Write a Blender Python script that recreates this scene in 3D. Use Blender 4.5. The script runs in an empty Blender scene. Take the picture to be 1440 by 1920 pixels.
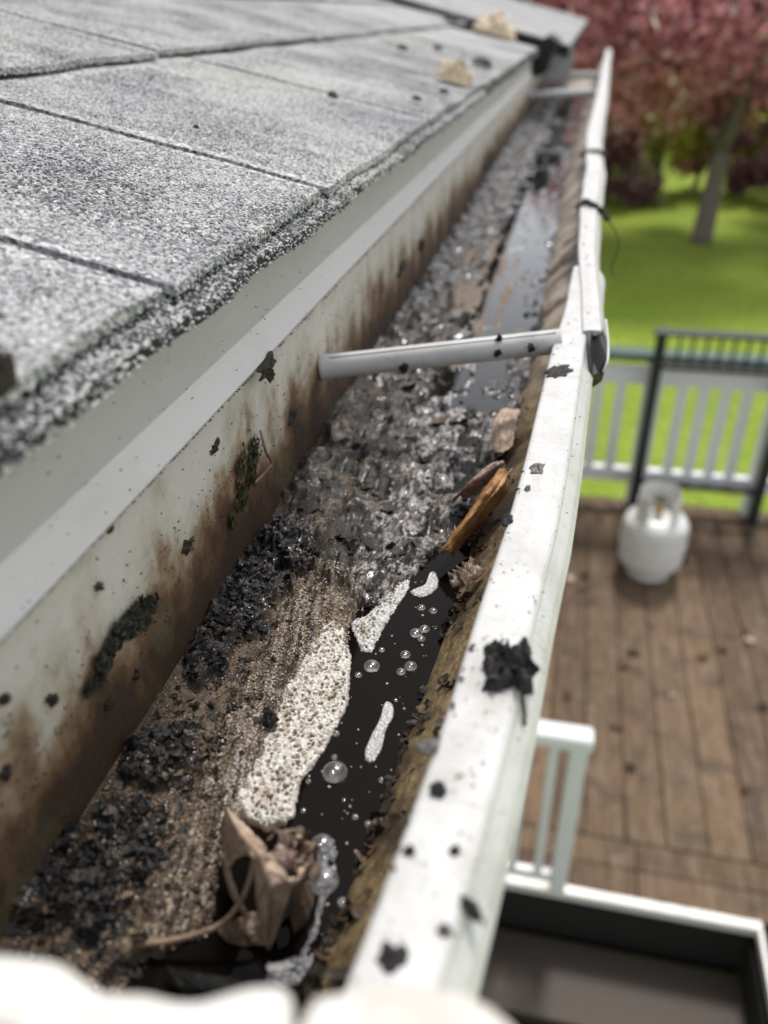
import bpy, math, random
import numpy as np
from mathutils import Vector, Matrix
random.seed(7); RNG = np.random.default_rng(11)
S = bpy.context.scene; COL = S.collection

# ------------------------------------------------------------------ camera
# world: X away from the house, Y along the gutter, Z up; the lawn is Z = 0.  Gutter coordinates below are
# measured from the eye point (0, 0, H).
H = 3.10
F_PX = 1500.0
def _axes():
    G = np.array([395.0, 940.0, F_PX]); G /= np.linalg.norm(G)
    t = (50*G[0] + F_PX*G[2])/G[1]
    U = -np.array([50.0, -t, F_PX]); U /= np.linalg.norm(U)
    R = np.cross(G, U)
    if R[0] < 0: R = -R
    return R, G, U
AR, AG, AU = _axes()
cam_data = bpy.data.cameras.new('camera'); cam = bpy.data.objects.new('camera', cam_data); COL.objects.link(cam)
m = Matrix.Identity(4)
for k, ax in enumerate((AR, AG, AU)):
    m[k][0], m[k][1], m[k][2] = float(ax[0]), float(ax[1]), float(-ax[2])
m[2][3] = H
cam.matrix_world = m
cam_data.sensor_fit = 'VERTICAL'; cam_data.sensor_height = 36.0; cam_data.lens = 36.0*F_PX/1920
cam_data.clip_start = 0.01; cam_data.clip_end = 500
cam_data.dof.use_dof = True; cam_data.dof.focus_distance = 0.31; cam_data.dof.aperture_fstop = 7.0
S.camera = cam

# ------------------------------------------------------------------ sky, sun, exposure
SUN_EL, SUN_AZ = math.radians(60), math.radians(10)
W = bpy.data.worlds.new('World'); S.world = W; W.use_nodes = True
wn = W.node_tree; wn.nodes.clear()
sky = wn.nodes.new('ShaderNodeTexSky'); sky.sky_type = 'NISHITA'; sky.sun_disc = False
sky.sun_elevation = SUN_EL; sky.sun_rotation = SUN_AZ; sky.dust_density = 1.2; sky.air_density = 1.0
hs = wn.nodes.new('ShaderNodeHueSaturation'); hs.inputs['Saturation'].default_value = 0.22
bg = wn.nodes.new('ShaderNodeBackground'); bg.inputs['Strength'].default_value = 0.12
wo = wn.nodes.new('ShaderNodeOutputWorld')
wn.links.new(sky.outputs[0], hs.inputs['Color']); wn.links.new(hs.outputs[0], bg.inputs[0]); wn.links.new(bg.outputs[0], wo.inputs[0])
sd = bpy.data.lights.new('sun', 'SUN'); sd.energy = 1.5; sd.angle = math.radians(10); sd.color = (1.0, 0.94, 0.88)
so = bpy.data.objects.new('sun', sd); COL.objects.link(so)
so.rotation_euler = Vector((-math.sin(SUN_AZ)*math.cos(SUN_EL), -math.cos(SUN_AZ)*math.cos(SUN_EL), -math.sin(SUN_EL))).to_track_quat('-Z', 'Y').to_euler()
so.location = (3, 6, 12)
S.view_settings.view_transform = 'Standard'; S.view_settings.look = 'None'
S.view_settings.exposure = 1.0; S.view_settings.gamma = 1.0; S.view_settings.use_curve_mapping = False

# ------------------------------------------------------------------ pixel -> place helpers (a pixel gives only a direction)
def ray(px, py):
    v = np.array([px - 720.0, 960.0 - py, F_PX]); return np.array([v@AR, v@AG, v@AU])
def hit(px, py, p0, n):
    r = ray(px, py); n = np.asarray(n, float); return r*((np.asarray(p0, float)@n)/(r@n))
def PZ(px, py, z): return hit(px, py, (0, 0, z), (0, 0, 1))
def PX(px, py, x): return hit(px, py, (x, 0, 0), (1, 0, 0))
def PY(px, py, y): return hit(px, py, (0, y, 0), (0, 1, 0))
def to_px(P):
    P = np.asarray(P); M = np.stack([AR, AG, AU])            # rows
    c = P@M
    return 720 + F_PX*c[..., 0]/c[..., 2], 960 - F_PX*c[..., 1]/c[..., 2]

# ------------------------------------------------------------------ numpy noise
def _hash(ix, iy, s):
    h = (ix.astype(np.int64)*374761393 + iy.astype(np.int64)*668265263 + s*974711) & 0x7fffffff
    h = ((h ^ (h >> 13))*1274126177) & 0x7fffffff
    return ((h ^ (h >> 16)) & 0xffff)/65535.0
def vnoise(x, y, s=0):
    x = np.asarray(x, float); y = np.asarray(y, float)
    ix = np.floor(x); iy = np.floor(y); fx = x-ix; fy = y-iy
    def g(dx, dy):
        a = _hash(ix+dx, iy+dy, s)*2*np.pi
        return np.cos(a)*(fx-dx) + np.sin(a)*(fy-dy)
    u = fx**3*(fx*(fx*6-15)+10); v = fy**3*(fy*(fy*6-15)+10)
    return 1.5*((g(0, 0)*(1-u)+g(1, 0)*u)*(1-v) + (g(0, 1)*(1-u)+g(1, 1)*u)*v)
def fbm(x, y, o=4, s=0, rough=0.5):
    t = 0; a = 1; n = 0
    for k in range(o):
        t = t + a*vnoise(x*2**k, y*2**k, s+k*17); n += a; a *= rough
    return t/n
def ridged(x, y, o=4, s=0):
    t = 0; a = 1; n = 0
    for k in range(o):
        t = t + a*(1-np.abs(vnoise(x*2**k, y*2**k, s+k*29))*2); n += a; a *= 0.55
    return t/n
def worley(x, y, s=0):
    ix = np.floor(x); iy = np.floor(y); best = np.full(x.shape, 9.0)
    for dx in (-1, 0, 1):
        for dy in (-1, 0, 1):
            cx = ix+dx+_hash(ix+dx, iy+dy, s); cy = iy+dy+_hash(ix+dx, iy+dy, s+5)
            best = np.minimum(best, np.hypot(cx-x, cy-y))
    return best
def sstep(a, b, x):
    t = np.clip((x-a)/(b-a), 0, 1); return t*t*(3-2*t)
def sdist(poly, X, Y):
    """signed distance to a polygon, inside positive"""
    P = np.array(poly, float); inside = np.zeros(X.shape, bool); d = np.full(X.shape, 1e9)
    for k in range(len(P)):
        ax, ay = P[k-1]; bx, by = P[k]; ex, ey = bx-ax, by-ay
        t = np.clip(((X-ax)*ex+(Y-ay)*ey)/(ex*ex+ey*ey), 0, 1)
        d = np.minimum(d, np.hypot(X-ax-t*ex, Y-ay-t*ey))
        c = ((ay > Y) != (by > Y))
        with np.errstate(divide='ignore', invalid='ignore'):
            xi = ax + (Y-ay)*ex/(ey if ey != 0 else 1e-9)
        inside ^= c & (X < xi)
    return np.where(inside, d, -d)

# ------------------------------------------------------------------ object helpers (coordinates relative to the eye)
WL = {}
def _finish(o, origin, parent):
    if parent is not None:
        o.parent = parent; o.location = Vector(origin) - WL[parent.name]
    else: o.location = origin
    WL[o.name] = Vector(origin); COL.objects.link(o)
def tag(o, label=None, cat=None, group=None, kind=None):
    if label: o['label'] = label
    if cat: o['category'] = cat
    if group: o['group'] = group
    if kind: o['kind'] = kind
    return o
def mk(name, V, F, mat, parent=None, smooth=False, origin=None, colors=None, floats=None, uv=None, bevel=0, raw=False):
    V = np.asarray(V, float).reshape(-1, 3)
    if not raw: V = V + np.array([0, 0, H])
    if origin is None:
        origin = np.array([(V[:, 0].min()+V[:, 0].max())/2, (V[:, 1].min()+V[:, 1].max())/2, V[:, 2].min()])
    elif not raw: origin = np.asarray(origin, float) + np.array([0, 0, H])
    me = bpy.data.meshes.new(name)
    me.from_pydata((V-origin).tolist(), [], F.tolist() if isinstance(F, np.ndarray) else F)
    if smooth: me.polygons.foreach_set('use_smooth', [True]*len(me.polygons))
    if colors is not None:
        a = me.attributes.new('tint', 'FLOAT_COLOR', 'POINT')
        c = np.ones((len(V), 4), np.float32); c[:, :3] = colors; a.data.foreach_set('color', c.ravel())
    for k, v in (floats or {}).items():
        a = me.attributes.new(k, 'FLOAT', 'POINT'); a.data.foreach_set('value', np.asarray(v, np.float32))
    me.materials.append(mat); me.validate(); me.update()
    o = bpy.data.objects.new(name, me)
    _finish(o, tuple(origin), parent)
    if bevel:
        b = o.modifiers.new('bevel', 'BEVEL'); b.width = bevel; b.segments = 2; b.limit_method = 'ANGLE'
    return o
def thing(name, label, cat, at, group=None, raw=False):
    o = bpy.data.objects.new(name, None); o.empty_display_size = 0.05
    p = np.asarray(at, float) + (0 if raw else np.array([0, 0, H]))
    _finish(o, tuple(p), None)
    return tag(o, label, cat, group)
def box(x0, x1, y0, y1, z0, z1):
    V = [(x, y, z) for z in (z0, z1) for y in (y0, y1) for x in (x0, x1)]
    return V, [(0, 2, 3, 1), (4, 5, 7, 6), (0, 1, 5, 4), (2, 6, 7, 3), (0, 4, 6, 2), (1, 3, 7, 5)]
def gridF(nr, nc, close=False):
    r, c = np.meshgrid(np.arange(nr-1), np.arange(nc if close else nc-1), indexing='ij')
    a = r*nc+c; b = r*nc+(c+1) % nc
    return np.stack([a, b, b+nc, a+nc], -1).reshape(-1, 4)
def sweep(prof, rows):
    """closed profile loop(s): rows = list of arrays (n,3)"""
    V = np.concatenate(rows); n = len(rows[0]); F = gridF(len(rows), n, True).tolist()
    F.append(tuple(range(n))[::-1]); F.append(tuple(range(len(V)-n, len(V))))
    return V, F
def tube(path, rad, n=10):
    P = np.asarray(path, float); rad = np.broadcast_to(rad, len(P)); rows = []
    for k in range(len(P)):
        t = P[min(k+1, len(P)-1)]-P[max(k-1, 0)]; t /= np.linalg.norm(t)
        a = np.cross(t, (0, 0, 1.0) if abs(t[2]) < .9 else (1.0, 0, 0)); a /= np.linalg.norm(a); b = np.cross(t, a)
        th = np.linspace(0, 2*np.pi, n, endpoint=False)
        rows.append(P[k]+rad[k]*(np.cos(th)[:, None]*a+np.sin(th)[:, None]*b))
    return sweep(None, rows)
def spline(pts, n):
    P = np.asarray(pts, float); P = np.concatenate([2*P[:1]-P[1:2], P, 2*P[-1:]-P[-2:-1]])
    t = np.linspace(0, len(P)-3-1e-6, n); i = t.astype(int); f = (t-i).reshape(-1, *([1]*(P.ndim-1)))
    a, b, c, d = P[i], P[i+1], P[i+2], P[i+3]
    return .5*(2*b+(c-a)*f+(2*a-5*b+4*c-d)*f**2+(-a+3*b-3*c+d)*f**3)
def lathe(prof, c, n=28):
    th = np.linspace(0, 2*np.pi, n, endpoint=False); rows = []
    for r, z in prof: rows.append(np.stack([c[0]+r*np.cos(th), c[1]+r*np.sin(th), np.full(n, c[2]+z)], -1))
    return sweep(None, rows)
def join(parts):
    V = []; F = []; k = 0
    for v, f in parts:
        v = np.asarray(v).reshape(-1, 3); V.append(v); F += [tuple(int(i)+k for i in q) for q in f]; k += len(v)
    return np.concatenate(V), F

# ------------------------------------------------------------------ material helpers
class Mt:
    def __init__(s, name, base=(.5, .5, .5), rough=.6, spec=.5, metal=0):
        s.m = bpy.data.materials.new(name); s.m.use_nodes = True; s.nt = s.m.node_tree
        s.b = s.nt.nodes['Principled BSDF']; s.out = s.nt.nodes['Material Output']
        s.b.inputs['Base Color'].default_value = (*base, 1); s.b.inputs['Roughness'].default_value = rough
        s.b.inputs['Specular IOR Level'].default_value = spec; s.b.inputs['Metallic'].default_value = metal
    def n(s, t, **kw):
        x = s.nt.nodes.new('ShaderNode'+t)
        for k, v in kw.items():
            if k in x.inputs: x.inputs[k].default_value = v
            else: setattr(x, k, v)
        return x
    def l(s, a, b): s.nt.links.new(a, b)
    def pos(s, scale=(1, 1, 1), obj=False):
        g = s.n('TexCoord').outputs['Object'] if obj else s.n('NewGeometry').outputs['Position']
        mp = s.n('Mapping'); mp.inputs['Scale'].default_value = scale; s.l(g, mp.inputs[0]); return mp.outputs[0]
    def noise(s, vec, scale, detail=4, rough=.55, dist=0):
        x = s.n('TexNoise', Scale=scale, Detail=detail, Roughness=rough, Distortion=dist); s.l(vec, x.inputs['Vector']); return x.outputs['Fac']
    def vor(s, vec, scale, out='Distance'):
        x = s.n('TexVoronoi', Scale=scale); s.l(vec, x.inputs['Vector']); return x.outputs[out]
    def ramp(s, fac, stops, mode='LINEAR'):
        x = s.n('ValToRGB'); x.color_ramp.interpolation = mode; e = x.color_ramp.elements
        while len(e) < len(stops): e.new(.5)
        for k, (p, c) in enumerate(stops):
            e[k].position = p; e[k].color = (*(c if isinstance(c, tuple) else (c, c, c)), 1)
        s.l(fac, x.inputs[0]); return x.outputs[0]
    def mix(s, fac, a, b, mode='MIX'):
        x = s.n('Mix', data_type='RGBA', blend_type=mode)
        for v, i in ((fac, 0), (a, 6), (b, 7)):
            if hasattr(v, 'is_linked') or hasattr(v, 'links'): s.l(v, x.inputs[i])
            elif isinstance(v, (int, float)): x.inputs[i].default_value = v if i == 0 else (v, v, v, 1)
            else: x.inputs[i].default_value = (*v, 1)
        return x.outputs[2]
    def math(s, op, a, b=0.0, c=0.0, clamp=False):
        x = s.n('Math', operation=op); x.use_clamp = clamp
        for i, v in enumerate((a, b, c)):
            if hasattr(v, 'links'): s.l(v, x.inputs[i])
            else: x.inputs[i].default_value = v
        return x.outputs[0]
    def rng(s, v, a, b, c=0., d=1.):
        x = s.n('MapRange'); s.l(v, x.inputs[0])
        for i, k in enumerate((a, b, c, d)): x.inputs[1+i].default_value = k
        return x.outputs[0]
    def attr(s, name, typ='GEOMETRY'):
        return s.n('Attribute', attribute_name=name, attribute_type=typ)
    def col(s, c): s.l(c, s.b.inputs['Base Color']); return s
    def rgh(s, c): s.l(c, s.b.inputs['Roughness']); return s
    def bump(s, h, strength=.5, dist=.001):
        x = s.n('Bump', Strength=strength, Distance=dist); s.l(h, x.inputs['Height']); s.l(x.outputs[0], s.b.inputs['Normal']); return s
    def sep(s, v):
        x = s.n('SeparateXYZ'); s.l(v, x.inputs[0]); return x.outputs

def mat_painted(name, base, grime=.25, rough=.4, scale=60):
    M = Mt(name, base, rough); p = M.pos((1, .35, 1))
    d = M.noise(p, scale, 6, .65); d2 = M.noise(M.pos(), scale*9, 3, .7)
    f = M.math('MULTIPLY', M.ramp(d, [(.5, 0.), (.75, 1.)]), grime)
    c = M.mix(f, base, (base[0]*.45, base[1]*.42, base[2]*.36))
    sp = M.ramp(d2, [(.69, 0.), (.73, 1.)]); c = M.mix(M.math('MULTIPLY', sp, min(1, grime*2)), c, (.06, .05, .04))
    M.col(c); M.rgh(M.rng(d, .3, .7, rough*.8, rough*1.3)); M.bump(d2, .12, .0006); return M.m

# shingles
def mat_shingle():
    M = Mt('shingle_mat', (.3, .3, .3), .9, .3); p = M.pos()
    c = M.vor(p, 620, 'Color'); v = M.sep(c)[0]
    gc = M.ramp(v, [(.0, (.09, .09, .095)), (.3, (.28, .28, .285)), (.55, (.46, .46, .45)), (.85, (.62, .62, .6)), (1., (.74, .74, .72))])
    big = M.noise(p, 5, 3); tint = M.ramp(big, [(.3, (.78, .78, .83)), (.55, (.98, .98, .98)), (.75, (.92, .9, .85))])
    c = M.mix(1.0, gc, tint, 'MULTIPLY')
    far = M.noise(M.pos((.6, 1, 1)), 26, 4); c = M.mix(M.rng(far, .45, .8, 0, .35), c, (.13, .13, .13))
    M.col(c); M.bump(M.vor(p, 620), .9, .0012); return M.m
def mat_granule(name, stops):
    M = Mt(name, (.3, .3, .3), .75, .4); a = M.attr('tone', 'INSTANCER').outputs['Fac']
    p = M.pos(); tint = M.ramp(M.noise(p, 5, 3), [(.3, (.78, .78, .83)), (.55, (.98, .98, .98)), (.75, (.92, .9, .85))])
    M.col(M.mix(1.0, M.ramp(a, stops), tint, 'MULTIPLY')); return M.m
M_SH = mat_shingle(); M_FELT = Mt('asphalt_felt', (.022, .022, .024), .9).m
M_GR = mat_granule('granule_mat', [(0, (.07, .07, .075)), (.22, (.21, .21, .22)), (.5, (.45, .45, .44)), (.72, (.62, .62, .59)), (.9, (.76, .75, .72)), (.97, (.46, .40, .32)), (1, (.40, .46, .43))])
M_GRIT = mat_granule('grit_mat', [(0, (.025, .022, .02)), (.3, (.09, .065, .045)), (.5, (.2, .145, .09)), (.72, (.36, .28, .18)), (.9, (.55, .48, .38)), (1, (.72, .68, .6))])
def mat_lip():
    base = (.53, .53, .52); M = Mt('white_enamel', base, .4); p = M.pos(); a = M.noise(p, 45, 6, .68); b = M.noise(M.pos((1, 14, 1)), 42, 4, .7); d = M.noise(p, 620, 3, .7); e = M.noise(M.pos((5, 1, 5)), 60, 4, .7)
    c = M.mix(M.math('MULTIPLY', M.ramp(a, [(.45, 0.), (.72, 1.)]), .55), base, (.33, .315, .28)); c = M.mix(M.math('MULTIPLY', M.ramp(b, [(.60, 0.), (.68, 1.)]), .30), c, (.22, .20, .17))
    c = M.mix(M.math('MULTIPLY', M.ramp(e, [(.62, 0.), (.74, 1.)]), .4), c, (.25, .22, .18)); sp = M.math('MULTIPLY', M.ramp(d, [(.64, 0.), (.69, 1.)]), M.ramp(a, [(.40, .1), (.65, 1.)])); c = M.mix(sp, c, (.05, .042, .035))
    M.col(c); M.rgh(M.rng(a, .3, .7, .32, .6)); M.bump(M.math('ADD', d, b), .15, .0006); return M.m
M_LIP = mat_lip()
M_FAS = mat_painted('white_flashing', (.53, .505, .51), .2, .5, 40)
M_APR = mat_painted('white_apron', (.68, .65, .655), .22, .45, 40)

def mat_backwall():
    M = Mt('stained_gutter_wall', (.6, .58, .5), .55); p = M.pos(); z = M.sep(p)[2]
    rel = M.math('SUBTRACT', z, H)
    st = M.noise(M.pos((1, 45, 9)), 1.0, 4, .6); blot = M.noise(p, 38, 5, .65); fine = M.noise(p, 260, 4, .7)
    h = M.math('ADD', rel, M.math('MULTIPLY', M.math('SUBTRACT', blot, .5), .075))
    h = M.math('ADD', h, M.math('MULTIPLY', M.math('SUBTRACT', st, .5), .05))
    f = M.rng(h, -.136, -.186)
    c = M.ramp(f, [(0, (.64, .61, .53)), (.32, (.53, .49, .39)), (.52, (.31, .225, .135)), (.74, (.15, .085, .040)), (1, (.055, .033, .019))])
    gr = M.ramp(M.noise(p, 24, 4, .6), [(.54, 0.), (.68, 1.)]); c = M.mix(M.math('MULTIPLY', gr, .4), c, (.19, .19, .09))
    sp = M.math('MULTIPLY', M.ramp(fine, [(.60, 0.), (.68, 1.)]), M.rng(f, .1, .5, .15, .85)); c = M.mix(sp, c, (.04, .03, .022))
    M.col(c); M.rgh(M.rng(f, 0, 1, .5, .65)); M.bump(fine, .4, .001); return M.m
M_BACK = mat_backwall()
def mat_frontwall():
    M = Mt('grimy_gutter_front', (.4, .3, .18), .6); p = M.pos((1.3, .8, 1.3)); p0 = M.pos()
    a = M.noise(p, 210, 6, .75); b = M.noise(p0, 30, 4, .6); g = M.noise(p0, 420, 3, .7)
    c = M.ramp(a, [(.28, (.028, .019, .011)), (.45, (.12, .080, .038)), (.6, (.25, .185, .095)), (.8, (.42, .35, .22))])
    rel = M.math('SUBTRACT', M.sep(p0)[1], 0.0)
    c = M.mix(M.rng(rel, .42, .62, 0, .75), c, (.50, .42, .36))
    c = M.mix(M.ramp(b, [(.46, 0.), (.62, 1.)]), c, (.04, .026, .016))
    M.col(c); M.bump(g, .6, .0012); return M.m
M_FRONT = mat_frontwall()
M_OUT = mat_painted('white_outer', (.76, .77, .78), .12, .4, 30)

def mat_bed():
    M = Mt('sludge_mat', (.1, .1, .1), .3, .4); t = M.attr('tint').outputs['Color']; w = M.attr('wet').outputs['Fac']
    p = M.pos(); f = M.noise(p, 700, 3, .7); g = M.noise(p, 1500, 2, .6)
    c = M.mix(1.0, t, M.ramp(f, [(.25, .45), (.5, .95), (.8, 1.5)]), 'MULTIPLY')
    pt = M.noise(p, 85, 4, .6); pw_ = M.ramp(pt, [(.42, 0.), (.60, 1.)])
    M.col(c); M.rgh(M.math('SUBTRACT', M.rng(w, 0, 1, .80, .56), M.math('MULTIPLY', M.math('MULTIPLY', pw_, w), .26))); M.bump(M.math('ADD', f, M.math('MULTIPLY', g, .5)), .38, .0010)
    M.l(M.math('MULTIPLY', M.rng(w, .45, .95, 0, .65), pw_), M.b.inputs['Coat Weight']); M.b.inputs['Coat Roughness'].default_value = .10; return M.m
M_BED = mat_bed()
def mat_flake(name, spec=.4, rough=.28):
    M = Mt(name, (.02, .02, .02), rough, spec); t = M.attr('tint').outputs['Color']; p = M.pos()
    f = M.noise(p, 900, 3, .65); M.col(M.mix(1.0, t, M.ramp(f, [(.3, .6), (.7, 1.4)]), 'MULTIPLY')); M.bump(f, .5, .0008)
    M.rgh(M.rng(f, .3, .7, rough*.7, rough*1.8)); return M.m
M_MULCH = mat_flake('wet_mulch', rough=.40, spec=.3)
M_BLACK = mat_flake('dry_black_litter', rough=.6)
def mat_foam():
    M = Mt('foam_mat', (.7, .68, .62), .3, .6); t = M.attr('tint').outputs['Color']; p = M.pos()
    M.col(t); M.bump(M.vor(p, 900), .5, .001); M.b.inputs['Subsurface Weight'].default_value = .12
    M.b.inputs['Subsurface Radius'].default_value = (.003, .003, .003); return M.m
M_FOAM = mat_foam()
def mat_water():
    M = Mt('dirty_water', (.006, .0045, .0035), .03, .13); M.b.inputs['IOR'].default_value = 1.33
    p = M.pos(); M.bump(M.noise(p, 60, 2), .05, .002); return M.m
M_WATER = mat_water()
def mat_bubble():
    M = Mt('bubble_mat'); g = M.n('BsdfGlossy', Roughness=.04); t = M.n('BsdfTransparent'); lw = M.n('LayerWeight', Blend=.35)
    d = M.n('BsdfDiffuse'); d.inputs[0].default_value = (.8, .78, .74, 1)
    mx = M.n('MixShader'); M.l(M.rng(lw.outputs['Facing'], 0, 1, .07, .75), mx.inputs[0]); M.l(t.outputs[0], mx.inputs[1])
    mg = M.n('MixShader'); mg.inputs[0].default_value = .25; M.l(g.outputs[0], mg.inputs[1]); M.l(d.outputs[0], mg.inputs[2]); M.l(mg.outputs[0], mx.inputs[2])
    M.l(mx.outputs[0], M.out.inputs[0]); return M.m
M_BUB = mat_bubble()
def mat_leaf(name, a, b, c, rough=.55):
    M = Mt(name, a, rough, .4); p = M.pos(); n1 = M.noise(p, 90, 5, .65); n2 = M.noise(p, 600, 3, .6); v = M.vor(M.pos(), 260)
    k = M.ramp(n1, [(.3, c), (.48, a), (.7, b)]); k = M.mix(M.ramp(n2, [(.55, 0.), (.75, .6)]), k, c)
    M.col(k); M.bump(M.math('ADD', n2, v), .45, .0012); return M.m
M_LEAF = mat_leaf('dead_leaf_mat', (.40, .295, .22), (.56, .45, .36), (.17, .11, .07))
M_LEAFD = mat_leaf('dark_leaf_mat', (.13, .085, .055), (.22, .16, .11), (.03, .02, .015), .4)
M_ORANGE = mat_leaf('orange_leaf_mat', (.34, .16, .05), (.55, .33, .14), (.09, .035, .015), .35)
M_PLUM = mat_leaf('plum_leaf_mat', (.26, .17, .15), (.42, .33, .30), (.08, .045, .04), .35)
M_PALE = mat_leaf('pale_leaf_mat', (.60, .47, .33), (.74, .64, .50), (.35, .25, .16), .6)
M_TWIG = mat_leaf('twig_mat', (.22, .15, .10), (.36, .27, .20), (.07, .045, .03), .6)
M_BARK0 = mat_leaf('dark_twig_mat', (.05, .036, .028), (.09, .07, .05), (.02, .015, .012), .7)
M_MOSS = mat_leaf('moss_mat', (.045, .055, .018), (.10, .10, .035), (.014, .013, .008), .7)
def mat_cloth():
    M = Mt('white_cloth_mat', (.6, .57, .54), .85); p = M.pos(); a = M.noise(p, 40, 4); M.col(M.ramp(a, [(.3, (.52, .44, .40)), (.5, (.60, .57, .53)), (.7, (.64, .63, .60))])); M.bump(M.noise(p, 160, 3), .6, .003); return M.m
M_CLOTH = mat_cloth()
M_HOLLOW_SEAM = Mt('hollow_shade_and_seam', (.008, .008, .009), .45).m  # black for the tube seam and for shade painted in the lip hollow
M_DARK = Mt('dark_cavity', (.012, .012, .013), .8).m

# ------------------------------------------------------------------ the house: roof, flashing, wall
XE, ZE, SL = -.108, -.073, .25                       # eave edge of the first course and the slope of the roof
def rz(x): return ZE - SL*(x-XE)
house = thing('house', 'house edge with grey shingle roof and white flashing above the gutter', 'house', (-1.2, 1.0, -H))
V, F = join([box(-3.2, -.125, -1.2, 2.05, -.02, .006), box(-3.2, -.31, 2.051, 6.0, -.02, .006)])
V[:, 2] = V[:, 2] + rz(V[:, 0]) - .010
roof = mk('roof', V, F, M_FELT, house)
def slab(x0, x1, y0, y1, off, th, curl=0.0, nx=14, ny=10, seed=0):
    """a shingle tab: x0 is the butt edge (nearer the gutter), x1 is up the roof"""
    xs = np.linspace(x0, x1, nx); ys = np.linspace(y0, y1, ny); X, Y = np.meshgrid(xs, ys, indexing='ij')
    u = (xs[0]-X)/(x0-x1+1e-9)
    Xj = X + .0009*fbm(Y*180+seed, X*0+seed, 3, seed)*(u < .01) + .0018*vnoise(Y*18+seed, X*0+3.3, seed)*(u < .01)
    Yj = Y + .0007*fbm(X*160, Y*0+seed, 2, seed+3)*((Y < y0+1e-6) | (Y > y1-1e-6))
    Z = rz(Xj) + off*(1-u)**.8*1.0 + curl*(1-u)**3 + .0012*vnoise(X*14+seed, Y*14, seed)
    top = np.stack([Xj, Yj, Z], -1).reshape(-1, 3); bot = top - np.array([0, 0, th])
    F = gridF(nx, ny).tolist(); n = nx*ny; F = [tuple(q[::-1]) for q in F] + [tuple(i+n for i in q) for q in F]
    ring = [i for i in range(ny)] + [r*ny+ny-1 for r in range(1, nx)] + [(nx-1)*ny+c for c in range(ny-2, -1, -1)] + [r*ny for r in range(nx-2, 0, -1)]
    for k in range(len(ring)):
        a, b = ring[k-1], ring[k]; F.append((a, b, b+n, a+n))
    return np.concatenate([top, bot]), F, (Xj, Yj, Z)
GP = []                                               # granule points
def granules(surf, dens, th):
    X, Y, Z = surf; nx, ny = X.shape
    area = (X.max()-X.min())*(Y.max()-Y.min()); ymid = np.clip((Y.min()+Y.max())/2, .1, 9)
    n = int(area*dens); a = RNG.random(n)*(nx-1.001); b = (.03+.94*RNG.random(n))*(ny-1.001) if ny < 60 else RNG.random(n)*(ny-1.001); i = a.astype(int); j = b.astype(int); fa, fb = a-i, b-j
    def li(Q): return Q[i, j]*(1-fa)*(1-fb)+Q[i+1, j]*fa*(1-fb)+Q[i, j+1]*(1-fa)*fb+Q[i+1, j+1]*fa*fb
    P = np.stack([li(X), li(Y), li(Z)], -1); GP.append(P)
    ne = int((Y.max()-Y.min())*dens*th*.7); b = RNG.random(ne)*(ny-1.001); j = b.astype(int); fb = b-j   # the butt edge
    e = np.stack([X[0, j]*(1-fb)+X[0, j+1]*fb, Y[0, j]*(1-fb)+Y[0, j+1]*fb, Z[0, j]-RNG.random(ne)*th], -1); GP.append(e)
DENS = 700000
starter = slab(XE+.0012, XE-.12, -.9, 2.02, .0, .0038, 0, 6, 260, 3)
mk('starter_strip', starter[0], starter[1], M_FELT, roof)
SX = starter[2]; k0 = (SX[1] > .05).any(0)
sub = [q[:2, :] for q in SX]; sub = [np.stack([q[0], q[0]*.35+q[1]*.65]) for q in sub]
sel = (sub[1][0] > .06) & (sub[1][0] < 1.0); granules([q[:, sel] for q in sub], DENS*.9, .0045)
C1 = [-.9, -.62, -.33, -.05, .213, .373, .652, .98, 1.49, 1.76, 2.02]
C2 = [-.9, -.55, -.2, .08, .33, .608, .99, 1.27, 1.56, 1.80, 2.02]
C3 = [-.9, -.5, -.1, .15, .44, .80, 1.10, 1.38, 1.70, 2.02]
EXT = [2.3, 2.62, 2.93, 3.2, 3.55, 3.9, 4.25, 4.6, 5.0, 5.5, 6.0]
C2 = C2+EXT; C3 = C3+[q+.12 for q in EXT[:-1]]+[6.0]; C4 = C1+EXT
butts = [XE-.004, -.300, -.490, -.68, -.87]
n_sh = 0
for ci, (bx, cs) in enumerate(zip(butts, (C1, C2, C3, C4, C2))):
    for k in range(len(cs)-1):
        y0, y1 = cs[k]+.0031, cs[k+1]-.0031
        off = .0050 + (.0010 if (k*7+ci) % 3 == 0 else 0)
        dx = -.0022 if (ci == 0 and cs[k+1] < .23) else (.0015*math.sin(k*3.1+ci))
        sv, sf, ss = slab(bx+dx, bx-.1925, y0, y1, off, .0030, random.uniform(0, .0012), 14, max(6, int((y1-y0)/.018)), ci*31+k)
        mk('shingle', sv, sf, M_SH, roof)
        if y1 > .08 and y0 < 1.3 and ci < 3:
            lim = [q[:13, :] for q in ss]
            granules(lim, DENS if y0 < .7 else DENS*.75, .0038)
for ci in range(5, 16):                                # courses too far up to show: plain rows
    bx = -.87-.19*(ci-4); sv, sf, ss = slab(bx, bx-.21, -.9, 6.0, .007, .0038, 0, 4, 60, ci); mk('shingle', sv, sf, M_SH, roof)
GP = np.concatenate(GP); gx, gy = to_px(GP)
GP = GP[(gx > -160) & (gx < 1200) & (gy > -160) & (gy < 1100) & (GP[:, 1] > .04)]

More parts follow.
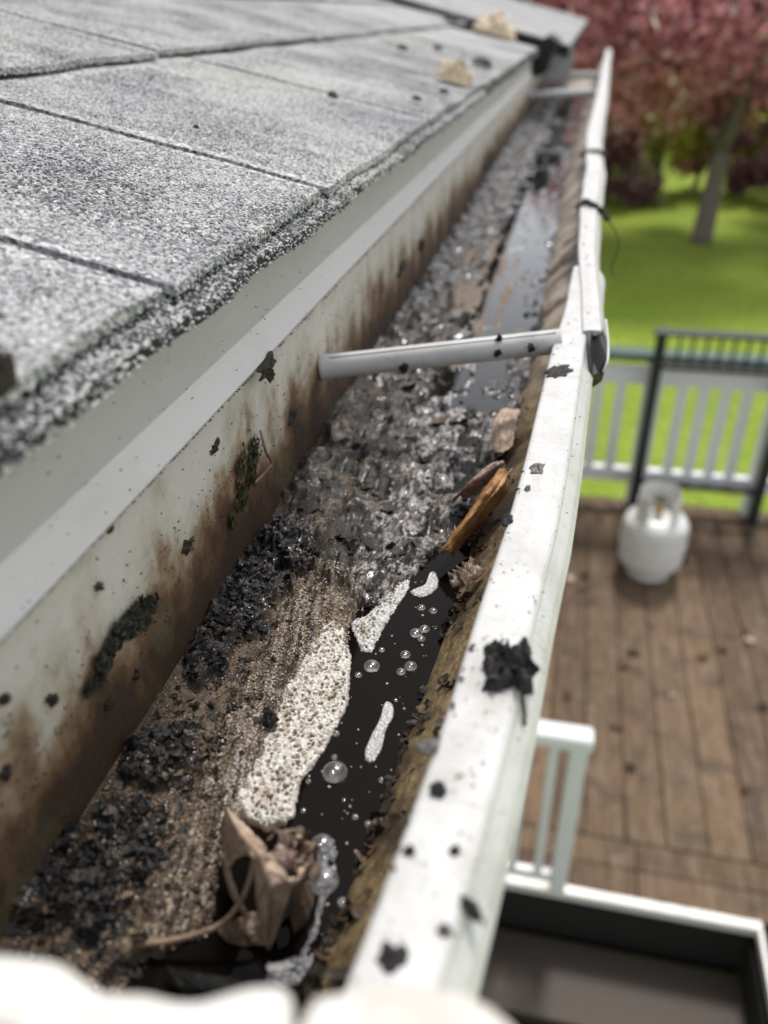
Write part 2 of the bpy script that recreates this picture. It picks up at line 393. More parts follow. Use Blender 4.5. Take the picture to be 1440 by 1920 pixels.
def scatter(name, P, rad, tone, mat, parent, kind='stuff', flat=(1, 1, .6)):
    """tiny stones set on points by geometry nodes"""
    o = mk(name, P, [], mat, parent, floats={'rad': rad, 'tone': tone})
    ng = bpy.data.node_groups.new(name+'_nodes', 'GeometryNodeTree')
    ng.interface.new_socket('Geometry', in_out='INPUT', socket_type='NodeSocketGeometry'); ng.interface.new_socket('Geometry', in_out='OUTPUT', socket_type='NodeSocketGeometry')
    N = ng.nodes.new; gi = N('NodeGroupInput'); go = N('NodeGroupOutput')
    ico = N('GeometryNodeMeshIcoSphere'); ico.inputs['Radius'].default_value = 1.0; ico.inputs['Subdivisions'].default_value = 1
    tr = N('GeometryNodeTransform'); tr.inputs['Scale'].default_value = flat
    sm = N('GeometryNodeSetMaterial'); sm.inputs['Material'].default_value = mat
    iop = N('GeometryNodeInstanceOnPoints'); rr = N('FunctionNodeRandomValue'); rr.data_type = 'FLOAT_VECTOR'
    rr.inputs[0].default_value = (-.7, -.7, 0); rr.inputs[1].default_value = (.7, .7, 6.283)
    na = N('GeometryNodeInputNamedAttribute'); na.data_type = 'FLOAT'; na.inputs[0].default_value = 'rad'
    L = ng.links.new
    L(ico.outputs[0], tr.inputs[0]); L(tr.outputs[0], sm.inputs[0]); L(sm.outputs[0], iop.inputs['Instance'])
    L(gi.outputs[0], iop.inputs['Points']); L(rr.outputs[0], iop.inputs['Rotation']); L(na.outputs[0], iop.inputs['Scale']); L(iop.outputs[0], go.inputs[0])
    md = o.modifiers.new('stones', 'NODES'); md.node_group = ng
    if kind: o['kind'] = kind
    return o
n = len(GP)
tone = np.clip(np.where(RNG.random(n) < .32, RNG.normal(.24, .12, n), RNG.normal(.62, .17, n)), 0, .93); tone[RNG.random(n) < .02] = 1.0
clus = .30*fbm(GP[:, 0]*24, GP[:, 1]*24, 3, 5) + .34*fbm(GP[:, 0]*7, GP[:, 1]*9, 3, 6) + .16*fbm(GP[:, 0]*5, GP[:, 1]*60, 2, 7); tone = np.where(tone < .94, np.clip(tone + clus, 0, .93), tone)
scatter('granules', GP, RNG.uniform(.00045, .0009, n), tone, M_GR, roof)

# drip edge, apron strip, fascia
def ystrip(prof, y0, y1, ny=60, wob=.0):
    ys = np.linspace(y0, y1, ny); rows = []
    for y in ys:
        w = wob*float(vnoise(np.array(y*3.1), np.array(.5), 9)); rows.append(np.array([(px+w, y, pz) for px, pz in prof]))
    return sweep(None, rows)
YF = 2.0
V, F = ystrip([(-.1205, -.074), (-.1225, -.107), (-.1235, -.107), (-.1215, -.074)], -1.0, YF, 60, .0012); mk('drip_edge', V, F, M_FAS, house)
V, F = ystrip([(-.1222, -.1068), (-.1182, -.1195), (-.1192, -.1215), (-.1205, -.1205), (-.1232, -.1068)], -1.0, YF, 60, .0012); mk('apron_flashing', V, F, M_APR, house)
mk('fascia', *box(-.150, -.128, -1.0, YF, -.30, -.085), M_FAS, house)
mk('soffit', *box(-.46, -.150, -1.0, 4.0, -.30, -.285), M_FAS, house)
M_WALLH = Mt('house_siding_mat', (.55, .54, .52), .6).m
for k in range(16):
    zb = -2.42+.13*k; mk('siding_board', [(-.455, -1, zb), (-.44, -1, zb), (-.455, -1, zb+.132), (-.455, 4, zb), (-.44, 4, zb), (-.455, 4, zb+.132)], [(0, 1, 2), (3, 5, 4), (1, 4, 5, 2), (0, 2, 5, 3), (0, 3, 4, 1)], M_WALLH, house)
mk('wall', *box(-.7, -.456, -1, 4.0, -H, -.30), M_WALLH, house)
# the far corner: a dark opening and a second piece of roof that stands forward
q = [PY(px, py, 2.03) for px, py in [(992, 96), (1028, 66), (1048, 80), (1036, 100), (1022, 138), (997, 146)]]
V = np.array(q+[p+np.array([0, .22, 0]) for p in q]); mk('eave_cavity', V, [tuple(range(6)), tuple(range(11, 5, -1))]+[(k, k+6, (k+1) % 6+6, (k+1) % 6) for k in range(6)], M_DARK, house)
def fz(x): return -.074-SL*(x+.052)
V, F = box(-3.2, -.052, 2.30, 9.0, -.022, .0); V = np.array(V); V[:, 2] += fz(V[:, 0]); far_roof = mk('far_roof', V, F, M_FELT, house)
for ci in range(8):
    xb = -.050-.19*ci
    for k in range(14):
        ya = 2.295+(0 if k == 0 else .5*k-.13*(ci % 3)); yb = 2.295+.5*(k+1)-.13*(ci % 3)-.006
        V, F = box(xb-.192, xb, ya, min(yb, 8.99), .0005, .005+.0015*((k+ci) % 3)); V = np.array(V); V[:, 2] += fz(V[:, 0]); mk('shingle', V, F, M_SH, far_roof)
q = [PY(1022, 152, 2.34), PY(1066, 152, 2.34), PY(1078, 96, 2.32), PY(1036, 72, 2.37)]
V = np.array(q+[p+np.array([0, .02, 0]) for p in q]); mk('return_fascia', V, [(0, 1, 2, 3), (7, 6, 5, 4)]+[(k, k+4, (k+1) % 4+4, (k+1) % 4) for k in range(4)], M_FAS, house)

# ------------------------------------------------------------------ gutter
LY = [-.6, .0, .072, .102, .142, .228, .306, .41, .47, .56]
LX = [-.046, -.034, -.026, -.0225, -.018, -.011, -.0075, -.0025, .001, .004]
FY = [.40, .45, .509, .60, .73, .85, .98, 1.10, 1.27, 1.9, 3.0, 4.2]
FX = [.0125, .0105, .009, .006, .005, .0065, .0085, .007, .007, .022, .043, .068]
FW = [.62, .63, .64, .72, .84, .95, 1.0, 1.0, 1.05, 1.1, 1.1, 1.1]
def x0n(y): return np.interp(y, LY, LX)
def x0a(y): return np.interp(y, LY[:-1]+[.62]+FY[4:], LX[:-1]+[.004]+FX[4:])
LIP = [(0, -.007), (-.0003, -.0012), (.0003, -.0003), (.0012, 0), (.0080, .0004), (.0142, .0004), (.0152, .0001), (.0160, -.0006), (.0166, -.0018), (.0196, -.0052), (.0218, -.0095), (.0215, -.0125), (.0203, -.0125), (.0202, -.006), (.0175, -.0028), (.0030, -.0025), (.0014, -.007)]
WALL = [(.0200, .0105), (.0185, .020), (.0110, .031), (-.002, .041), (-.013, .049), (-.0215, .059), (-.029, .073), (-.036, .0925)]
def sweep_lip(ys, x0, dz, w=None, wob=.0009):
    rows = []
    for y in ys:
        ww = 1 if w is None else float(np.interp(y, FY, w)); xx = float(x0(y))
        j = wob*float(vnoise(np.array(y*9), np.array(1.7), 4)); jz = 1.2*wob*float(vnoise(np.array(y*11), np.array(8.7), 6))
        rows.append(np.array([(xx+j+a*ww, y, -.146+dz+b+jz) for a, b in LIP]))
    return sweep(None, rows)
def sweep_wall(ys, x0, dz, th=.0011):
    rows = []
    for y in ys:
        xx = float(x0(y)); ww = float(np.interp(y, FY, FW)) if dz else 1.0; WL_ = [(a*ww if a > 0 else a, b) for a, b in WALL]; inn = [(xx+a, y, -.146+dz-b) for a, b in WL_]; out = [(xx+a+th*.6, y, -.146+dz-b-.0004) for a, b in WL_[::-1]]
        rows.append(np.array(inn+out))
    return sweep(None, rows)
def gutter(label, ys, x0, dz, w=None, yb0=0, yb1=1, bx=-.125):
    g = thing('rain_gutter', label, 'gutter', (-.06, (ys[0]+ys[-1])/2, -.24), 'sections of the rain gutter')
    mk('lip', *sweep_lip(ys, x0, dz, w), M_LIP, g)
    fw = mk('front_wall', *sweep_wall(ys, x0, dz), M_FRONT, g, smooth=True); fw.data.materials.append(M_OUT)
    mi = np.zeros(len(fw.data.polygons), np.int32); nw = 2*len(WALL); col = np.arange((len(ys)-1)*nw) % nw; mi[:len(col)] = (col >= len(WALL)-1) & (col < nw-1); fw.data.polygons.foreach_set('material_index', mi)
    yy = np.linspace(yb0, yb1, 80)
    rows = [np.array([(bx+.0005*float(vnoise(np.array(y*7), np.array(.3), 2)), y, -.110), (bx, y, -.236), (bx-.0012, y, -.236), (bx-.0012, y, -.110)]) for y in yy]
    mk('back_wall', *sweep(None, rows), M_BACK, g)
    rows = [np.array([(bx, y, -.2365), (float(x0(y))-.0345, y, -.2365), (float(x0(y))-.0345, y, -.2385), (bx, y, -.2385)]) for y in yy]
    mk('floor', *sweep(None, rows), M_FRONT, g)
    return g
g1 = gutter('near gutter section, white lip with dark litter, holding brown sludge and water', np.r_[np.linspace(-.6, .05, 20), np.linspace(.06, .56, 90)], x0n, 0, None, -.6, .5)
g2 = gutter('far gutter section, its lip lapping over the near one, reaching to the red tree', np.r_[np.linspace(.425, 1.4, 110), np.linspace(1.45, 4.2, 50)], lambda y: np.interp(y, FY, FX), .0022, FW, .502, 4.2, -.1252)
# joint: the far lip is cut at an angle; a black solid stands in for the shade in its hollow
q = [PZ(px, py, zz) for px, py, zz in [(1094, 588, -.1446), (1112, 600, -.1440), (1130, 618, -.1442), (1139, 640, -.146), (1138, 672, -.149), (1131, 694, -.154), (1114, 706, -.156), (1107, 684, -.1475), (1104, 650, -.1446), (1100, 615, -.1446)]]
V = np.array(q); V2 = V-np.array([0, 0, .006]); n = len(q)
mk('hollow_shade', np.concatenate([V, V2]), [tuple(range(n)), tuple(range(2*n-1, n-1, -1))]+[(k, k+n, (k+1) % n+n, (k+1) % n) for k in range(n)], M_HOLLOW_SEAM, g2)
mk('lip_edge', *tube(spline([PZ(1136, 600, -.1455), PZ(1140, 640, -.1465), PZ(1139, 676, -.150), PZ(1131, 698, -.1545)], 16), .0007, 8), M_LIP, g2, smooth=True)
def ferrule(parent, a, b, r=.0058):
    a = np.array(a); b = np.array(b); P = [a+(b-a)*t for t in (0, .012, .03, .06, .3, .6, .9, 1)]
    f = mk('spike_ferrule', *tube(P, [r*1.1, r*1.12, r*1.06, r, r, r, r, r], 24), M_LIP, parent, smooth=True)
    d = (b-a)/np.linalg.norm(b-a); up = np.array([0, -.45, .89]); s = np.cross(d, up)
    mk('seam', *tube([a+(b-a)*.03+up*r*.97, a+(b-a)*.98+up*r*.97], .00045, 6), M_HOLLOW_SEAM, f)
    return f
ferrule(g1, PX(600, 689, -.1248), PZ(1050, 640, -.1475), .0065)
ferrule(g2, (-.122, 1.99, -.155), (.018, 1.99, -.150), .0085)
ferrule(g2, (-.122, 2.55, -.150), (.030, 2.55, -.150), .0085)

# ------------------------------------------------------------------ the bed of sludge in the gutter
ZW = -.2065
POLY = dict(
 water=[(800, 1045), (850, 1010), (880, 1050), (865, 1110), (815, 1230), (765, 1450), (715, 1560), (665, 1760), (630, 1880), (470, 1890), (500, 1800), (560, 1780), (600, 1700), (620, 1600), (560, 1570), (535, 1545), (550, 1470), (595, 1400), (635, 1310), (645, 1230), (690, 1215), (755, 1105)],
 pool=[(320, 1810), (420, 1790), (520, 1800), (520, 1920), (320, 1920)],
 sand=[(560, 1080), (640, 1080), (680, 1100), (655, 1165), (600, 1290), (520, 1420), (440, 1510), (405, 1600), (385, 1740), (230, 1790), (170, 1850), (300, 1640), (400, 1460), (440, 1300), (520, 1180)],
 muck=[(590, 770), (640, 745), (720, 735), (800, 700), (960, 670), (985, 780), (940, 880), (880, 960), (815, 1035), (765, 1090), (690, 1130), (610, 1090), (530, 1060), (510, 1000), (560, 900)],
 tan=[(870, 470), (960, 430), (985, 520), (930, 640), (900, 690), (820, 670), (850, 560)])
BLK = dict(b1=[(470, 1040), (550, 985), (600, 1060), (520, 1120), (470, 1190), (420, 1215), (382, 1195), (400, 1130)],
 b2=[(350, 1240), (372, 1202), (425, 1210), (420, 1265), (365, 1285)],
 b3=[(20, 1745), (60, 1660), (150, 1560), (235, 1505), (312, 1535), (285, 1620), (232, 1690), (190, 1765), (130, 1725)],
 b4=[(240, 1410), (325, 1365), (400, 1365), (375, 1435), (290, 1470), (232, 1465)])
nr, nc = 1000, 160
ys = .045*np.exp(np.linspace(0, math.log(2.9/.045), nr)); u = np.linspace(0, 1, nc)
Y = np.repeat(ys[:, None], nc, 1); X = -.1247+(x0a(ys)[:, None]-.017+.1247)*u[None, :]
def masks(X, Y):
    gx, gy = to_px(np.stack([X, Y, np.full_like(X, -.203)], -1))
    sc = 1500/np.clip(Y*.83+.11, .1, 9)*.001                               # px per millimetre
    wob = fbm(X*160, Y*160, 3, 41)*3.2*sc + fbm(X*600, Y*600, 2, 43)*1.2*sc
    mk_ = {k: sstep(*((-5.0, 3.0) if k == 'muck' else (-1.6, 1.6)), (sdist(p, gx, gy)+wob*(2.2 if k == 'muck' else 1))/sc) for k, p in list(POLY.items())+list(BLK.items())}
    return mk_
MS = masks(X, Y)
MS['tan'] = sstep(.15, .75, MS['tan']*.46 + 1.7*fbm(X*150, Y*11, 4, 71)*sstep(.0, .4, MS['tan'])); far = sstep(.40, .50, Y); blk = np.maximum.reduce([MS[k] for k in BLK])
fm = fbm(X*60, Y*26, 4, 77); fm2 = fbm(X*140, Y*70, 4, 78)
muck = np.maximum(MS['muck'], far*(1-MS['tan'])*sstep(-.30, .0, fm+.12))
wall_l = np.exp(-(X+.1247)/.014)
rt = np.clip((X+.1247)/(x0a(Y)-.017+.1247), 0, 1)
z = -.2105 + .0060*wall_l + .0030*(1-rt)*sstep(.30, .1, Y*0+rt*.0+.2) + .0012*fbm(X*120, Y*60, 4, 3)
z += MS['sand']*(.0052 + .0016*fbm(X*420+Y*60, Y*55, 4, 12) + .0009*fbm(X*900, Y*900, 2, 13)) + .003*sstep(.62, .35, rt)*(1-far)
mh = .0050*(ridged(X*34, Y*25, 2, 21)-.45) + .0030*fbm(X*58, Y*42, 3, 22, .5) + .0026*fm2 + .0009*fbm(X*260, Y*210, 3, 24, .6) + .0005*ridged(X*700, Y*650, 2, 25)
z += muck*(.0058 + mh*(1-.25*far) - far*(.0014 + .0036*sstep(.25, .55, rt) - .0030*np.clip(fbm(X*48, Y*20, 3, 88), 0, 1)))
z += blk*(.0034 + .0042*(ridged(X*75, Y*75, 3, 31)-.4) + .0022*fbm(X*330, Y*330, 3, 32, .6))
z += far*(.004*wall_l + .003*np.exp(-(1-rt)/.12)) + far*MS['tan']*.0035
FOAM1 = [(640, 1145), (660, 1230), (655, 1320), (614, 1400), (602, 1420), (567, 1465), (552, 1535), (500, 1558), (440, 1525), (428, 1500), (480, 1405), (522, 1300), (565, 1225), (605, 1165)]
fgx, fgy = to_px(np.stack([X, Y, np.full_like(X, -.2045)], -1)); mfoam = sstep(-14, 10, sdist(FOAM1, fgx, fgy)+8*fbm(X*200, Y*200, 3, 66)); z = z*(1-mfoam)+mfoam*(-.2058+.0006*fbm(X*300, Y*120, 3, 67))
dn = np.maximum(MS['water'], MS['pool']*.9)
z = z*(1-dn) + dn*(-.2165 + .0012*fbm(X*200, Y*200, 3, 8))
z += .005*np.exp(-(1-rt)/.05)*(1-dn)
gr = fbm(X*500, Y*320, 4, 51); gr2 = fbm(X*90, Y*45, 4, 52)
def mixc(c, m_, d): return c*(1-m_[..., None]) + np.asarray(d)*m_[..., None]
C = np.zeros(X.shape+(3,)) + np.array([.105, .068, .040])
C = mixc(C, sstep(-.2, .4, gr2), (.060, .040, .026)); C = mixc(C, sstep(.1, .6, gr), (.20, .14, .085))
C = mixc(C, MS['sand']*.85, (.17, .125, .078)); C = mixc(C, MS['sand']*sstep(.0, .5, gr)*.8, (.40, .32, .22))
C = mixc(C, far*MS['tan']*.75, (.17, .122, .088)); C = mixc(C, far*MS['tan']*sstep(.1, .4, gr2), (.16, .11, .075))
pt_ = fbm(X*95, Y*72, 4, 57, .6); hi = sstep(.10, .28, pt_ + 45*mh + .16*gr); C = mixc(C, muck*.96, (.013, .012, .011)); C = mixc(C, muck*hi*.92*(1-.75*far), (.105, .084, .066)); C = mixc(C, muck*hi*sstep(.05, .5, gr2+.4*gr)*.7*(1-.75*far), (.27, .232, .192)); C = mixc(C, muck*sstep(.22, .45, fbm(X*60, Y*44, 3, 58))*.6, (.075, .048, .028))
film_sky = muck*sstep(.02, .16, fbm(X*130, Y*95, 4, 83, .6) + .55*np.exp(-((rt-.62)/.22)**2) - .38 + .02*far)*sstep(-.25, .05, fbm(X*420, Y*330, 3, 84)); C = mixc(C, film_sky*.80, (.42, .405, .40)); C = mixc(C, far*film_sky*.7, (.58, .585, .61))  # pale film on the muck; its bluish far part paints sky reflection
C = mixc(C, muck*(1-film_sky)*sstep(.10, .26, fbm(X*70, Y*52, 4, 85, .6)), (.008, .0075, .0075))
stk = fbm(X*520+Y*95, Y*16, 4, 59); C = mixc(C, MS['sand']*sstep(.05, .4, stk)*.8, (.045, .030, .018)); sfl = MS['sand']*sstep(.02, .30, fbm(X*420+Y*77, Y*13, 4, 86))*sstep(-.3, .2, gr); C = mixc(C, sfl*.75, (.44, .385, .30)); lb = (1-far)*(1-MS['sand'])*(1-muck)*(1-dn); C = mixc(C, lb*sstep(.0, .35, fbm(X*140, Y*90, 4, 60))*.85, (.022, .016, .012))
C = mixc(C, blk*.95, (.008, .008, .009)); C = mixc(C, dn, (.012, .008, .006))
wet = np.clip(.35 + .30*muck + .35*muck*sstep(.35, .8, rt) + .25*dn + .2*far*muck + .45*blk - .15*MS['sand'] + .3*sstep(.0, .4, gr2)*far, 0, 1)
BED = np.stack([X, Y, z], -1)
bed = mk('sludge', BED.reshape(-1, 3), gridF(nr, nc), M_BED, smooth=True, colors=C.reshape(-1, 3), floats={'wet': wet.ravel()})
tag(bed, 'wet brown and black sludge lying along the gutter floor', 'sludge', kind='stuff')
def bed_z(x, y):
    r = np.clip(np.log(np.maximum(y, .046)/.045)/math.log(2.9/.045)*(nr-1), 0, nr-2); i = r.astype(int); yy = np.clip(y, .05, 2.8)
    cu = np.clip((x+.1247)/(x0a(yy)-.017+.1247)*(nc-1), 0, nc-2); j = cu.astype(int)
    return z[i, j]
# water: one level sheet, the sludge rises through it
M_WATER2 = Mt('clear_water', (.010, .009, .008), .05, .5); M_WATER2.b.inputs['IOR'].default_value = 1.33; M_WATER2.bump(M_WATER2.noise(M_WATER2.pos(), 50, 3), .06, .002); M_WATER2 = M_WATER2.m
for ya, yb, mt_, lab in ((.03, .43, M_WATER, ''), (.4301, 2.85, M_WATER2, 'shallow bright water lying between the sludge in the far gutter')):
    V = []
    for y in np.linspace(ya, yb, 40): V += [(-.1246, y, ZW), (float(x0a(y))-.0205, y, ZW)]
    wt = mk('water', V, gridF(40, 2), mt_)
    if lab: tag(wt, lab, 'water', kind='structure')
    else: water = wt
tag(water, 'still dark water pooled along the front of the gutter', 'water', kind='structure')

# washed-down grit on the sand bank
def sample(poly, n, pad=0):
    P = np.array(poly); out = []
    while len(out) < n:
        k = n*3; px = RNG.uniform(P[:, 0].min(), P[:, 0].max(), k); py = RNG.uniform(P[:, 1].min(), P[:, 1].max(), k)
        out += list(zip(px[(s := sdist(poly, px, py) > pad)], py[s]))
    out = np.array(out[:n]); v = np.stack([out[:, 0]-720, 960-out[:, 1], np.full(n, F_PX)], -1)
    r = np.stack([v@AR, v@AG, v@AU], -1); return (r*(-.204/r[:, 2:3]))[:, :2]
def grit_points():
    q = [sample(POLY['sand'], 24000, -10), sample([(60, 1560), (300, 1300), (430, 1180), (560, 1010), (640, 1090), (460, 1480), (380, 1760), (200, 1900), (20, 1900)], 16000), sample(POLY['muck'], 9000)]
    P = np.concatenate(q); ok = (P[:, 0] > -.1245) & (P[:, 0] < x0a(P[:, 1])-.02) & (P[:, 1] > .05); P = P[ok]
    zz = bed_z(P[:, 0], P[:, 1]); ok = zz > ZW-.0006; P = P[ok]; zz = zz[ok]
    return np.stack([P[:, 0], P[:, 1], zz+.0002], -1)
gp = grit_points(); n = len(gp); gqx, gqy = to_px(gp); fd = sdist([(560, 1120), (640, 1085), (670, 1180), (650, 1330), (560, 1560), (420, 1520), (500, 1300)], gqx, gqy); tn = np.clip(RNG.normal(.40, .25, n)+.75*fbm(gp[:, 0]*520+gp[:, 1]*95, gp[:, 1]*16, 4, 59)*-1+.35*fbm(gp[:, 0]*150, gp[:, 1]*90, 3, 62)+.36*sstep(-90, 20, fd)-.02, 0, 1); kp = fbm(gp[:, 0]*180, gp[:, 1]*110, 3, 63)+.9*sstep(-90, 0, fd)+.5*RNG.random(n) > .12; gp = gp[kp]; tn = tn[kp]; n = len(gp)
grit = scatter('grit', gp, RNG.uniform(.00014, .00042, n), tn, M_GRIT, None); tag(grit, 'tan and dark grit washed onto the sludge bank', 'grit', kind='stuff')

# foam: a sheet of small bubbles along the edge of the bank
def foam(name, poly, label, cell=.0013, t=.0026, res=.00033, pit=.5, base=(.74, .72, .66), bank=False):
    Q = np.array([PZ(px, py, ZW)[:2] for px, py in poly]); lo = Q.min(0)-.001; hi = Q.max(0)+.001
    xs = np.arange(lo[0], hi[0], res); yy = np.arange(lo[1], hi[1], res); Xf, Yf = np.meshgrid(xs, yy, indexing='ij')
    d = sdist(Q, Xf, Yf) + .0008*fbm(Xf*400, Yf*400, 3, 91)
    if bank:
        gx_, gy_ = to_px(np.stack([Xf, Yf, Xf*0+ZW], -1)); lft = sstep(70, 0, sdist([(640, 1100), (700, 1240), (560, 1600), (400, 1600), (600, 1150)][:4], gx_, gy_)) if False else sstep(-10, 60, ((428+(1500-gy_)*.60)+55-gx_))
        d = d - lft*.0035*np.clip(.35+1.6*fbm(Xf*330+Yf*120, Yf*140, 4, 95), 0, 2)
    w = worley(Xf/cell, Yf/cell, 3); w2 = worley(Xf/cell*.38, Yf/cell*.38, 8); w3 = worley(Xf/cell*2.1, Yf/cell*2.1, 12)
    edge = np.sqrt(np.clip(d/.0022, 0, 1))
    hgt = ZW - .0006 + edge*(t + .0009*(w-.45) + .0005*(w3-.4) + .0009*fbm(Xf*200, Yf*120, 3, 5) + .0016*np.clip(fbm(Xf*260+Yf*200, Yf*40, 3, 7), 0, 1))
    pits = np.maximum(sstep(.30, .12, w)*sstep(.35, .6, _hash(np.floor(Xf/cell*1.01), np.floor(Yf/cell*1.01), 4)+.25*fbm(Xf*300, Yf*300, 2, 2)), sstep(.16, .08, w2))*pit*sstep(.0008, .003, d)
    hgt -= pits*.0012
    keep = d > 0; id_ = -np.ones(d.shape, int); id_[keep] = np.arange(keep.sum())
    V = np.stack([Xf, Yf, hgt], -1)[keep]; q = np.stack([id_[:-1, :-1], id_[1:, :-1], id_[1:, 1:], id_[:-1, 1:]], -1).reshape(-1, 4); q = q[(q >= 0).all(1)]
    Cc = np.zeros(d.shape+(3,))+np.array(base); dirt = sstep(-.1, .45, fbm(Xf*130, Yf*70, 4, 15))*sstep(.0, .006, d)
    Cc = mixc(Cc, sstep(.0016, .0, d)*.65, (.20, .17, .14)); Cc = mixc(Cc, dirt*.7, (.33, .265, .19)); Cc = mixc(Cc, np.clip(pits*1.6, 0, 1), (.07, .05, .035))
    o = mk(name, V, q, M_FOAM, smooth=True, colors=Cc[keep]); return tag(o, label, 'foam', 'patches of foam on the water', 'stuff' if name == 'foam' else None)
foam('foam', FOAM1, 'long white foam sheet full of tiny bubbles beside the dark water', .0019, .0019, .00033, 1.0, (.62, .595, .53), True)
foam('foam', [(775, 1052), (768, 1105), (727, 1168), (697, 1226), (676, 1222), (652, 1165), (690, 1150), (735, 1100)], 'pointed white foam tongue at the head of the dark water', .0017, .0014, .00033, .8, (.58, .575, .56))

# ------------------------------------------------------------------ blobs, leaves, shards
def blob(name, outline, proj, nrm, th, mat, label=None, cat=None, group=None, parent=None, seed=0, rough=.25, nseg=48, nring=9, smooth=True, tint=None, center=None, kind=None, lift=0, en=.07):
    """rounded lump with the given outline, lying on a plane: proj(px, py) -> point, nrm -> plane normal"""
    O = np.array([proj(px, py) for px, py in outline]); nrm = np.asarray(nrm, float); nrm /= np.linalg.norm(nrm)
    c = O.mean(0) if center is None else proj(*center)
    P = np.vstack([O, O[:1]]); L = np.r_[0, np.cumsum(np.linalg.norm(np.diff(P, axis=0), axis=1))]
    t = np.linspace(0, L[-1], nseg, endpoint=False); E = np.stack([np.interp(t, L, P[:, k]) for k in range(3)], -1)
    for _ in range(3 if 'foam' in name else 0): E = .5*E+.25*(np.roll(E, 1, 0)+np.roll(E, -1, 0))
    rad = np.linalg.norm(E-c, axis=1).mean(); rows = []
    E = E + (E-c)*(en*vnoise(np.arange(nseg)*.9+seed, np.zeros(nseg), seed))[:, None]
    for k in range(nring):
        s = 1-k/(nring-.4); ring = c+(E-c)*s; j = vnoise(ring[:, 0]/rad*3+seed, (ring[:, 1]+ring[:, 2]*1.7)/rad*3, seed)+.6*vnoise(ring[:, 0]/rad*8+seed, (ring[:, 1]+ring[:, 2])/rad*8, seed+3)
        h = th*(np.sqrt(max(0, 1-s**2.2))*(1+rough*2*j) + rough*.3*j*(k > 0)) + lift
        rows.append(ring+nrm*np.maximum(h, lift*.5+.00005)[:, None])
    bot = E-nrm*.0004 + nrm*lift*0; rows.insert(0, bot)
    V, F = sweep(None, rows)
    cols = None
    if tint is not None: cols = np.asarray(tint)*(1+.5*vnoise(V[:, 0]*900, V[:, 1]*900, seed))[:, None]
    o = mk(name, V, F, mat, parent, smooth=smooth, colors=cols)
    if label: tag(o, label, cat, group, kind)
    return o
def onlip(px, py): return PZ(px, py, -.1455)
def onwater(px, py): return PZ(px, py, ZW+.0001)
def onwall(px, py): return PX(px, py, -.1246)
def onroof(px, py):
    n = np.array([SL, 0, 1.0]); return hit(px, py, (XE, 0, ZE+.0095), n)
def splat(cx, cy, r, k=9, asp=1.0, ang=0, jag=.35, seed=0):
    R_ = random.Random(seed*7+3); out = []
    for i in range(k*2):
        a = i/(k*2)*2*math.pi; rr = r*(1+R_.uniform(-jag, jag)); x, y = math.cos(a)*rr*asp, math.sin(a)*rr/asp
        out.append((cx+x*math.cos(ang)-y*math.sin(ang), cy+x*math.sin(ang)+y*math.cos(ang)))
    return out
def shards(P, size, seed, flat=.5, cols=((.012, .012, .014), (.03, .024, .02), (.06, .045, .035))):
    """crumpled leaf shreds standing about on points P"""
    r = np.random.default_rng(seed); n = len(P); V = []; Cc = []
    s = r.uniform(.4, 1.0, n)*size; asp = r.uniform(.35, .9, n); yaw = r.uniform(0, 6.28, n); tx = r.normal(0, flat, n); ty = r.normal(0, flat, n)
    gx = np.array([-1, 0, 1, -1, 0, 1, -.7, 0, .7])*.5; gy = np.array([-1, -1.25, -1, 0, 0, 0, 1, 1.2, 1])*.5
    bend = r.uniform(-.5, .5, n)
    x = gx[None]*s[:, None]*asp[:, None]*r.uniform(.75, 1.25, (n, 9)); y = gy[None]*s[:, None]*r.uniform(.75, 1.25, (n, 9)); zz = (gx[None]**2*bend[:, None]*2+r.normal(0, .10, (n, 9)))*s[:, None]
    y, zz = y*np.cos(tx)[:, None]-zz*np.sin(tx)[:, None], y*np.sin(tx)[:, None]+zz*np.cos(tx)[:, None]
    x, zz = x*np.cos(ty)[:, None]+zz*np.sin(ty)[:, None], -x*np.sin(ty)[:, None]+zz*np.cos(ty)[:, None]
    x, y = x*np.cos(yaw)[:, None]-y*np.sin(yaw)[:, None], x*np.sin(yaw)[:, None]+y*np.cos(yaw)[:, None]
    V = np.stack([x+P[:, 0:1], y+P[:, 1:2], zz+P[:, 2:3]+.25*s[:, None]*flat], -1).reshape(-1, 3)
    q = np.array([[0, 1, 4, 3], [1, 2, 5, 4], [3, 4, 7, 6], [4, 5, 8, 7]]); F = (q[None]+9*np.arange(n)[:, None, None]).reshape(-1, 4)
    c = np.array(cols)[r.choice(len(cols), n, p=[.62, .28, .10])]*r.uniform(.6, 1.4, (n, 1)); return V, F, np.repeat(c, 9, 0)
def bedpts(poly, n, pad=0, dz=.0):
    P = sample(poly, n, pad); ok = (P[:, 0] > -.1235) & (P[:, 0] < x0a(P[:, 1])-.019); P = P[ok]
    zz = np.maximum(bed_z(P[:, 0], P[:, 1]), ZW-.0002); return np.stack([P[:, 0], P[:, 1], zz+dz*RNG.random(len(P))], -1)
